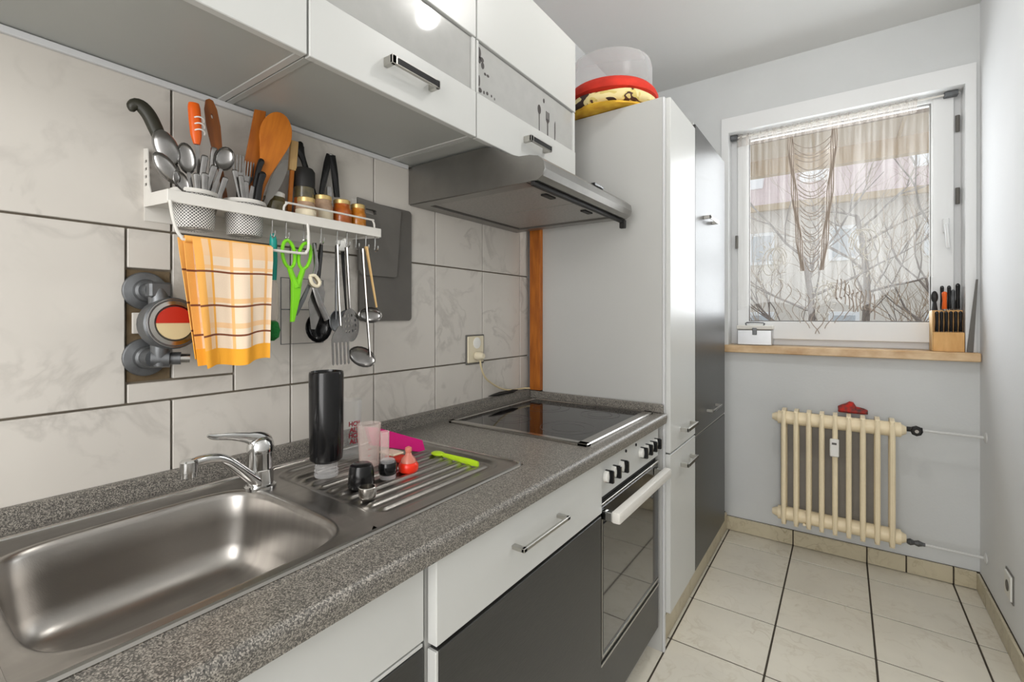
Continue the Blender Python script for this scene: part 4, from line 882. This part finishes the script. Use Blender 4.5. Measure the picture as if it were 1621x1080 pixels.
obj('nipple', B().lathe([(.0185, .021), (.0165, .030), (.0085, .038), (.0065, .044), (.0085, .050), (.0075, .056), (.002, .059)], (.338, .772, DZ), 24), 'teat_silicone', t)
t = thing('red_sachet', 'small folded red and cream packet lying behind the teat', 'packet', (.26, .80, DZ))
obj('wrapper', B().box((.232, .785, .934), (.290, .822, .944), .003), 'red_cloth', t); obj('cream_corner', B().box((.205, .790, .944), (.262, .826, .950), .002), 'cream_plastic', t)
t = thing('magenta_scraper', 'magenta plastic wedge leaning from the beaker down to the drainer', 'scraper', (.22, .86, DZ))
P = [Vector(p) for p in ((.198, .760, 1.018), (.198, .776, .968), (.245, .895, .930), (.250, .912, .932), (.240, .912, .957), (.205, .786, 1.012))]
nrm = Vector((.05, 0, .012)).normalized()*.012
obj('blade', B().rings([P, [p-nrm for p in P]]), 'magenta_plastic', t, ang=20)
t = thing('lime_spoon', 'lime green plastic measuring spoon lying on the drainer', 'spoon', (.36, .9, DZ))
a0, a1 = Vector((.295, .905, .9335)), Vector((.455, .895, .934)); dr_ = (a1-a0).normalized()
obj('handle', B().tube([a0+dr_*.03, a0+dr_*.06, a0+dr_*.13, a0+dr_*.158], [.005, .0065, .0085, .007], 12, sq=.5, up=(0, 1, 0)), 'lime_plastic', t)
obj('spoon_bowl', B().ball(tuple(a0+dr_*.012), (.022, .015, .006), 16), 'lime_plastic', t)

# ================================================================ CAKE BOX ON LARDER
t = thing('cake_carrier', 'round translucent cake dome with red rim on the larder top', 'cake box', (.36, 2.02, 2.15)); kx, ky, kz = .335, 1.975, 2.272
obj('dome', B().lathe([(.178, 0), (.180, .010), (.180, .120), (.173, .145), (.150, .157), (.02, .160)], (kx, ky, kz), 44, cap0=False), 'frost_dome', t)
obj('red_rim', B().lathe([(.03, -.036), (.190, -.040), (.205, -.030), (.206, -.014), (.198, .004), (.184, .020), (.176, .014)], (kx, ky, kz), 44), 'red_cloth', t)
b = B()   # crumpled patterned cloth bundle below
n = 56
def wob(a, k): return 1+.035*sin(3*a+k)+.02*sin(7*a+2*k)
R_ = [[Vector((kx+r*wob(a, k)*cos(a), ky+r*wob(a, k)*sin(a), z+.003*sin(5*a+k))) for a in (2*pi*j/n for j in range(n))] for k, (r, z) in enumerate(((.16, 2.176), (.202, 2.178), (.217, 2.186), (.218, 2.206), (.206, 2.226), (.15, 2.229)))]
t2 = thing('patterned_cloth', 'folded yellow, cream and brown patterned cloth under the cake dome', 'cloth', (kx, ky, 2.16))
b.rings(R_); obj('upper_fold', b, 'cake_cloth', t2, ang=70)
R_ = [[Vector((kx+r*wob(a, k+2)*cos(a), ky+r*wob(a, k+2)*sin(a), z+.001*sin(4*a+k))) for a in (2*pi*j/n for j in range(n))] for k, (r, z) in enumerate(((.19, 2.154), (.208, 2.155), (.217, 2.162), (.216, 2.172), (.206, 2.178), (.15, 2.179)))]
obj('lower_fold', B().rings(R_), 'yellow_cloth', t2, ang=70)

# ================================================================ WINDOW SILL ITEMS
t = thing('knife_block', 'beech knife block full of black handled knives on the sill', 'knife block', (1.615, 3.13, 1.128))
KX0, KX1, KY0 = 1.551, 1.664, 3.080
b = B().prism([(KY0, 1.129), (KY0+.10, 1.129), (KY0+.10, 1.330), (KY0+.045, 1.330), (KY0+.045, 1.222), (KY0, 1.222)], 0, KX0, KX1)
obj('block', b, 'wood_beech', t); obj('block_side', B().box((KX0-.004, KY0+.004, 1.130), (KX0-.0005, KY0+.096, 1.326)), 'wood_pale', t)
def kh(x, y, z0, z1, m='black_plastic', r=.0075, lb='', steel=True):
    t = thing('knife', lb, 'knife', (x, y, z0), 'knives in the block')
    obj('handle', B().tube([(x, y, z0), (x, y, z0+.01), (x, y-.004, (z0+z1)/2), (x, y-.002, z1-.006), (x, y-.001, z1)], [r*.8, r, r*.85, r*1.05, r*.6], 10), m, t)
    if steel: obj('bolster', B().lathe([(r*.8, -.006), (r*.9, .002)], (x, y, z0), 10), 'steel', t)
for i, w_ in enumerate(('first', 'second', 'third', 'fourth', 'fifth', 'sixth')): kh(KX0+.016+i*.0172, KY0+.024, 1.224, 1.322, r=.0072, lb=w_+' from the left of the six steak knives in the block front row')
kh(KX0+.040, KY0+.062, 1.334, 1.448, lb='tall black knife behind the orange handle in the knife block'); kh(KX0+.066, KY0+.062, 1.334, 1.448, lb='tall black knife in the middle of the block back row')
kh(KX0+.098, KY0+.062, 1.334, 1.456, r=.0085, lb='tallest black knife at the right end of the block back row'); kh(KX0+.083, KY0+.078, 1.334, 1.430, 'dull_metal', lb='grey handled knife between the two rightmost black ones')
kh(KX0+.047, KY0+.046, 1.334, 1.420, 'orange_plastic', .010, lb='orange handled knife in the knife block')
t = thing('kitchen_shears', 'black looped shears at the left of the knife block', 'shears', (KX0+.014, KY0+.06, 1.33), 'knives in the block')
obj('handle_loop', B().ball((KX0+.012, KY0+.06, 1.398), (.014, .008, .030), 16), 'black_matt', t); obj('shank', B().tube([(KX0+.012, KY0+.06, 1.331), (KX0+.012, KY0+.06, 1.375)], [.013, .007], 10), 'black_matt', t)
t = thing('metal_box', 'small aluminium box with latch on the left of the sill', 'box', (.76, 3.14, 1.128))
obj('body', B().box((.665, 3.100, 1.129), (.850, 3.182, 1.220), .004), 'box_aluminium', t); obj('lid', B().box((.661, 3.096, 1.222), (.854, 3.184, 1.246), .004), 'white_metal', t)
obj('latch', B().box((.748, 3.090, 1.190), (.772, 3.0955, 1.232), .002), 'dull_metal', t); obj('handle', B().tube([(.71, 3.14, 1.245), (.712, 3.14, 1.262), (.80, 3.14, 1.262), (.802, 3.14, 1.245)], .004, 8), 'dull_metal', t)
t = thing('grey_wedge', 'thin grey tapering wedge at the right window reveal', 'board', (1.68, 3.13, 1.128))  # flat grey wedge before the casing, narrowing towards its top
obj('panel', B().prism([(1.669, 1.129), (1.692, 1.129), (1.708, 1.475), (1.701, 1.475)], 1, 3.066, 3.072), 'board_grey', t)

# ================================================================ CURTAIN
t = thing('lace_curtain', 'sheer white lace curtain gathered in the middle of the window', 'curtain', (1.13, 3.16, 2.4))
obj('curtain_rod', B().tube([(.62, 3.150, 2.398), (1.655, 3.150, 2.404)], .005, 8), 'white_metal', t)
obj('rod_bracket', B().box((.620, 3.140, 2.388), (.66, 3.172, 2.414), .002), 'dull_metal', t); obj('rod_bracket', B().box((1.60, 3.140, 2.392), (1.652, 3.172, 2.416), .002), 'dull_metal', t)
def veil(name, x0, x1, top, bot, m, amp, fr, y=3.155, nu=90, nv=24):
    b = B(); g_ = []
    for i in range(nu+1):
        u = i/nu; x = x0+(x1-x0)*u
        g_.append([b.bm.verts.new((x+.004*sin(fr*u*2)*(j/nv), y+amp*sin(fr*u+.8*sin(3*j/nv))*(.5+.5*(1-j/nv)), top(u)+(bot(u)-top(u))*j/nv)) for j in range(nv+1)])
    for i in range(nu):
        for j in range(nv): b.bm.faces.new((g_[i][j], g_[i+1][j], g_[i+1][j+1], g_[i][j+1]))
    return obj(name, b, m, t, ang=80)
tz = lambda u: 2.402+.004*u
veil('left_panel', .655, 1.02, tz, lambda u: 1.335+.05*sin(u*pi)-.0*u, 'sheer', .007, 60)
veil('right_panel', 1.02, 1.56, tz, lambda u: 1.285+.22*u+.07*sin(u*9)*(1-u), 'sheer', .007, 80)
veil('header_frill', .655, 1.50, lambda u: 2.414+.004*u, lambda u: 2.340+.004*u, 'sheer_dense', .006, 150, 3.148, 160, 4)
# gathered lace swags in the middle
random.seed(9)
for sgn in (-1, 1):
    b = B()
    for k in range(4):
        o_ = k*.010; b.tube([(1.045+sgn*(.095-.060*(j/14)**1.3+o_*.7-.004*sin(j*1.3+k)), 3.142, 2.34-.78*j/14) for j in range(15)], .0032, 5)
    obj('lace_edge', b, 'lace_thread', t)
b = B()
for k in range(24):
    z = 2.30-.030*k; hw = .088-.0024*k; d = .045+.012*sin(k*1.7)
    b.tube([(1.045+hw*(j/6-1), 3.140, z-d*(1-(j/6-1)**2)) for j in range(13)], .0022, 5)
obj('lace_swags', b, 'lace_thread', t)
def swirl(cx, cz, s, flip, m='lace_white'):
    b = B()
    for q in range(3):
        pts = []
        for j in range(22):
            a = j/21*2.3*pi; r = s*(1-j/26)*(1-.18*q); pts.append((cx+flip*(r*cos(a)*.55+.02*q), 3.139, cz+r*sin(a)+.02*q))
        b.tube(pts, .003, 5)
    for j in range(16):
        a = j/16*2*pi; b.tube([(cx+flip*s*.5*cos(a), 3.139, cz+s*.95*sin(a)), (cx+flip*s*.66*cos(a+.1), 3.139, cz+s*1.15*sin(a+.1))], .0035, 5)
    obj('lace_motif', b, m, t)
swirl(.84, 1.60, .12, 1, 'lace_white'); swirl(1.30, 1.66, .13, -1, 'lace_white'); swirl(1.10, 1.40, .09, 1, 'lace_white')
b = B()
for s_, c0 in ((1, .86), (-1, 1.28)):
    for k in range(5): b.tube([(c0+s_*(.02+.045*k+.02*sin(j*.7)), 3.139, 1.52-.03*k-.018*j) for j in range(12)], .002, 5)
obj('lace_veins', b, 'lace_thread', t)
b = B()
for k in range(10): b.tube([(1.16+.018*k+.004*sin(j), 3.138, 1.50-.010*k-.013*j+.02*sin(j*.8+k)) for j in range(10)], .0028, 5)
obj('lace_fan', b, 'lace_thread', t)

# ================================================================ RADIATOR
t = thing('radiator', 'old cream column radiator of nine ribs under the window', 'radiator', (1.15, 2.97, .15))
RX0, PIT = .925, .0575
sec = B()
def colm(b, y, r):
    b.tube([(0, y, .175-.0), (0, y, .24), (0, y, .71), (0, y, .785)], [r*.55, r, r, r*.55], 10, sq=1)
for yy_, rr_ in ((2.925, .0125), (3.015, .0115)): colm(sec, yy_, rr_)
for z0, z1 in ((.165, .265), (.690, .795)):
    sec.prism([(2.918, z0+.03), (2.926, z0+.006), (2.955, z0), (2.99, z0), (3.018, z0+.006), (3.026, z0+.03), (3.026, z1-.03), (3.018, z1-.006), (2.99, z1), (2.955, z1), (2.926, z1-.006), (2.918, z1-.03)], 0, -.0095, .0095)
bmesh.ops.translate(sec.bm, verts=sec.bm.verts, vec=(-1.15, -2.97, -.15))
sm = mesh(sec, 'radiator_section', 'enamel_cream')
for k in range(9):
    o = bpy.data.objects.new('radiator_section', sm); C.objects.link(o); o.parent = t; o.location = (RX0+PIT*k, 0, 0)
for z in (.218, .744):
    obj('header_tube', B().tube([(RX0-.03, 2.97, z), (RX0+PIT*8+.035, 2.97, z)], .036, 16), 'enamel_cream', t)
    obj('end_plug', B().tube([(RX0-.058, 2.97, z), (RX0-.03, 2.97, z)], [.016, .028], 12), 'enamel_cream', t)
    obj('end_plug', B().tube([(RX0+PIT*8+.035, 2.97, z), (RX0+PIT*8+.055, 2.97, z)], [.030, .018], 12), 'enamel_cream', t)
for x in (1.02, 1.27): obj('wall_bracket', B().tube([(x, 2.93, .19), (x, 3.02, .18), (x, 3.098, .18)], .007, 8), 'enamel_cream', t)
obj('heat_meter', B().box((1.133, 2.895, .582), (1.172, 2.916, .672), .004), 'white_plastic', t); obj('meter_display', B().box((1.142, 2.893, .645), (1.162, 2.8955, .655)), 'board_grey', t)
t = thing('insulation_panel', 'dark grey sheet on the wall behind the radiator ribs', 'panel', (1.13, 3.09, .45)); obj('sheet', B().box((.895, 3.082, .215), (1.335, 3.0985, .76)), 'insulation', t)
t = thing('crumpled_cloth', 'crumpled red, white and black cloth stuck behind the radiator top', 'cloth', (1.22, 3.05, .80))
random.seed(4); b = B()
R_ = []
for k in range(9):
    x = 1.165+.0155*k; R_.append([Vector((x+.006*random.random(), 3.055+.034*cos(a)*(.5+.5*sin(pi*(k+.6)/9.2)), .800+(.042+.010*random.random()-.025*(k > 4))*max(0, sin(a))*(sin(pi*(k+.6)/9.2)**.5)+.012*min(0, sin(a)))) for a in (2*pi*j/12 for j in range(12))])
b.rings(R_); obj('fabric', b, 'redblack_cloth', t, ang=20)
for z, lb in ((.752, 'upper'), (.205, 'lower')):
    t = thing('heating_pipe', lb+' grey heating pipe with black valve from radiator to the corner', 'pipe', (1.55, 2.97, z), 'radiator pipes')
    obj('pipe', B().tube([(1.46, 2.97, z), (1.60, 2.972, z-.002), (1.718, 2.974, z-.004)], .0065, 8), 'pipe_paint', t)
    if z > .5: b = B().tube([(1.442, 2.97, z), (1.462, 2.97, z)], .012, 10); b.lathe([(.018, 0), (.024, .006), (.024, .022), (.016, .028)], (1.475, 2.955, z), 8, (0, -1, 0)); b.tube([(1.46, 2.97, z), (1.50, 2.97, z)], .013, 10); obj('valve', b, 'black_matt', t); obj('valve_cap', B().lathe([(.010, 0), (.008, .004)], (1.475, 2.927, z), 10, (0, -1, 0)), 'steel', t)
    else: obj('valve', B().tube([(1.442, 2.97, z), (1.455, 2.97, z), (1.47, 2.97, z), (1.485, 2.97, z), (1.50, 2.97, z), (1.51, 2.97, z)], [.010, .016, .010, .015, .009, .008], 10), 'dull_metal', t)
    obj('wall_rosette', B().lathe([(.024, 0), (.024, .004), (.010, .010)], (1.7195, 2.974, z-.004), 18, (-1, 0, 0)), 'pipe_paint', t)
t = thing('low_wall_socket', 'white wall socket low on the right wall near the floor', 'socket', (RW, 2.60, .25))
obj('frame', B().box((RW-.009, 2.560, .205), (RW, 2.645, .300), .003), 'white_plastic', t); obj('surround', B().box((RW-.004, 2.553, .197), (RW, 2.652, .308), .001), 'board_grey_light', t); obj('socket_well', B().lathe([(.021, 0), (.021, .0015), (.017, .0016)], (RW-.009, 2.602, .252), 18, (-1, 0, 0)), 'board_grey', t)

# ================================================================ OUTSIDE
g = struct('ground', B().box((-30, 3.6, -3.1), (40, 60, -3.0)), 'outside_ground')
t = thing('balcony_roof', 'brown and beige balcony overhang above the window outside', 'overhang', (1.1, 3.8, 2.5))
obj('shutter_box', B().box((.3, 3.31, 2.425), (2.6, 3.42, 2.60)), 'awning_dark', t); obj('soffit', B().box((-.8, 3.42, 2.575), (3.2, 4.32, 2.62)), 'soffit', t); obj('fascia_beam', B().box((-.8, 4.30, 2.45), (1.92, 4.38, 2.575)), 'fascia', t)
for k in range(7): obj('soffit_batten', B().box((-.5+.5*k, 3.42, 2.565), (-.48+.5*k, 4.30, 2.576)), 'fascia', t)
t = thing('apartment_house', 'pale apartment house with pinkish roof across the yard', 'building', (3, 19, -3))
obj('facade', B().box((-12, 18, -3), (22, 26, 5.0)), 'house_wall', t)
obj('roof', B().prism([(17.5, 4.9), (22, 9.5), (26.5, 4.9)], 0, -12.5, 22.5), 'house_roof', t)
obj('gutter', B().box((-12.5, 17.35, 4.78), (22.5, 17.55, 4.98)), 'fascia', t)
wm = mesh(B().box((-.40, -.06, -.55), (.40, 0, .55), .02), 'window', 'house_white'); gm = mesh(B().box((-.29, -.08, -.43), (.29, -.06, .43)), 'glass_pane', 'house_glass')
for z in (3.6, .9, -1.8):
    for k in range(12):
        o = bpy.data.objects.new('window', wm); C.objects.link(o); o.parent = t; o.location = Vector((-8+2.3*k, 18, z))-t.location
        q = bpy.data.objects.new('glass_pane', gm); C.objects.link(q); q.parent = o
dm = mesh(B().box((-.4, -.3, -.4), (.4, .5, .4), .02), 'skylight', 'house_white')
for x, y, z in ((-1.5, 18.6, 6.15), (.4, 18.6, 6.15), (3.3, 18.6, 6.15), (5.6, 18.7, 6.3), (8.6, 18.6, 6.15)):
    o = bpy.data.objects.new('skylight', dm); C.objects.link(o); o.parent = t; o.location = Vector((x, y, z))-t.location
def tree(lb, base, pts, seed, r0, depth, n0):
    random.seed(seed); t = thing('bare_tree', lb, 'tree', base, 'bare trees outside the window')
    b = B(); tw = B(); P = [Vector(p) for p in pts]
    b.tube(P, [r0*(1-.6*i/(len(P)-1)) for i in range(len(P))], 8)
    def grow(p, d, L, r, k):
        q = [p]; dd = d.normalized()
        for i in range(5):
            dd = (dd+Vector((random.uniform(-.28, .28), random.uniform(-.2, .2), random.uniform(-.14, .24)))).normalized(); q.append(q[-1]+dd*L/5)
        (b if k > 1 else tw).tube(q, [r*(1-.15*i) for i in range(6)], 5, sm=0)
        if k > 0:
            for i in range(random.randint(3, 4)):
                s_ = random.randint(1, 5); nd = (dd+Vector((random.uniform(-1, 1), random.uniform(-.5, .5), random.uniform(-.3, .9)))*.9); grow(q[s_], nd, L*random.uniform(.5, .75), r*.5, k-1)
    for i in range(n0):
        f = .25+.75*i/max(1, n0-1); s_ = min(len(P)-2, int(f*(len(P)-1))); p = P[s_].lerp(P[s_+1], f*(len(P)-1)-s_)
        grow(p, Vector((random.uniform(-1, 1), random.uniform(-.4, .4), random.uniform(.1, 1))), random.uniform(1.0, 1.9), r0*.28, depth)
    obj('trunk', b, 'bark', t, ang=80); o = obj('twigs', tw, 'twig', t, ang=80); o['kind'] = 'stuff'
tree('bare tree with a curved leaning trunk seen through the right of the pane', (2.0, 7.5, -3), [(1.9, 7.5, -3), (2.1, 7.5, -.5), (2.35, 7.5, 1.0), (2.9, 7.5, 2.3), (3.15, 7.5, 3.4), (3.3, 7.5, 5.2)], 11, .10, 3, 9)
tree('bare tree with upright thin trunk right of the window middle', (2.6, 9.0, -3), [(2.5, 9, -3), (2.4, 9, 0), (2.35, 9, 1.8), (2.7, 9, 3.2), (2.75, 9, 5.5)], 12, .09, 3, 9)
tree('bare bushy tree low at the left of the pane', (.7, 8.5, -3), [(.7, 8.5, -3), (.65, 8.5, -.5), (.8, 8.5, 1.2), (.7, 8.5, 2.2)], 13, .08, 3, 12)
tree('bare tree behind the gathered middle of the curtain', (1.6, 11, -3), [(1.6, 11, -3), (1.5, 11, 0), (1.55, 11, 2.0), (1.4, 11, 3.2)], 14, .09, 3, 11)

for o in tools:
    if 'rot' in o: del o['rot']
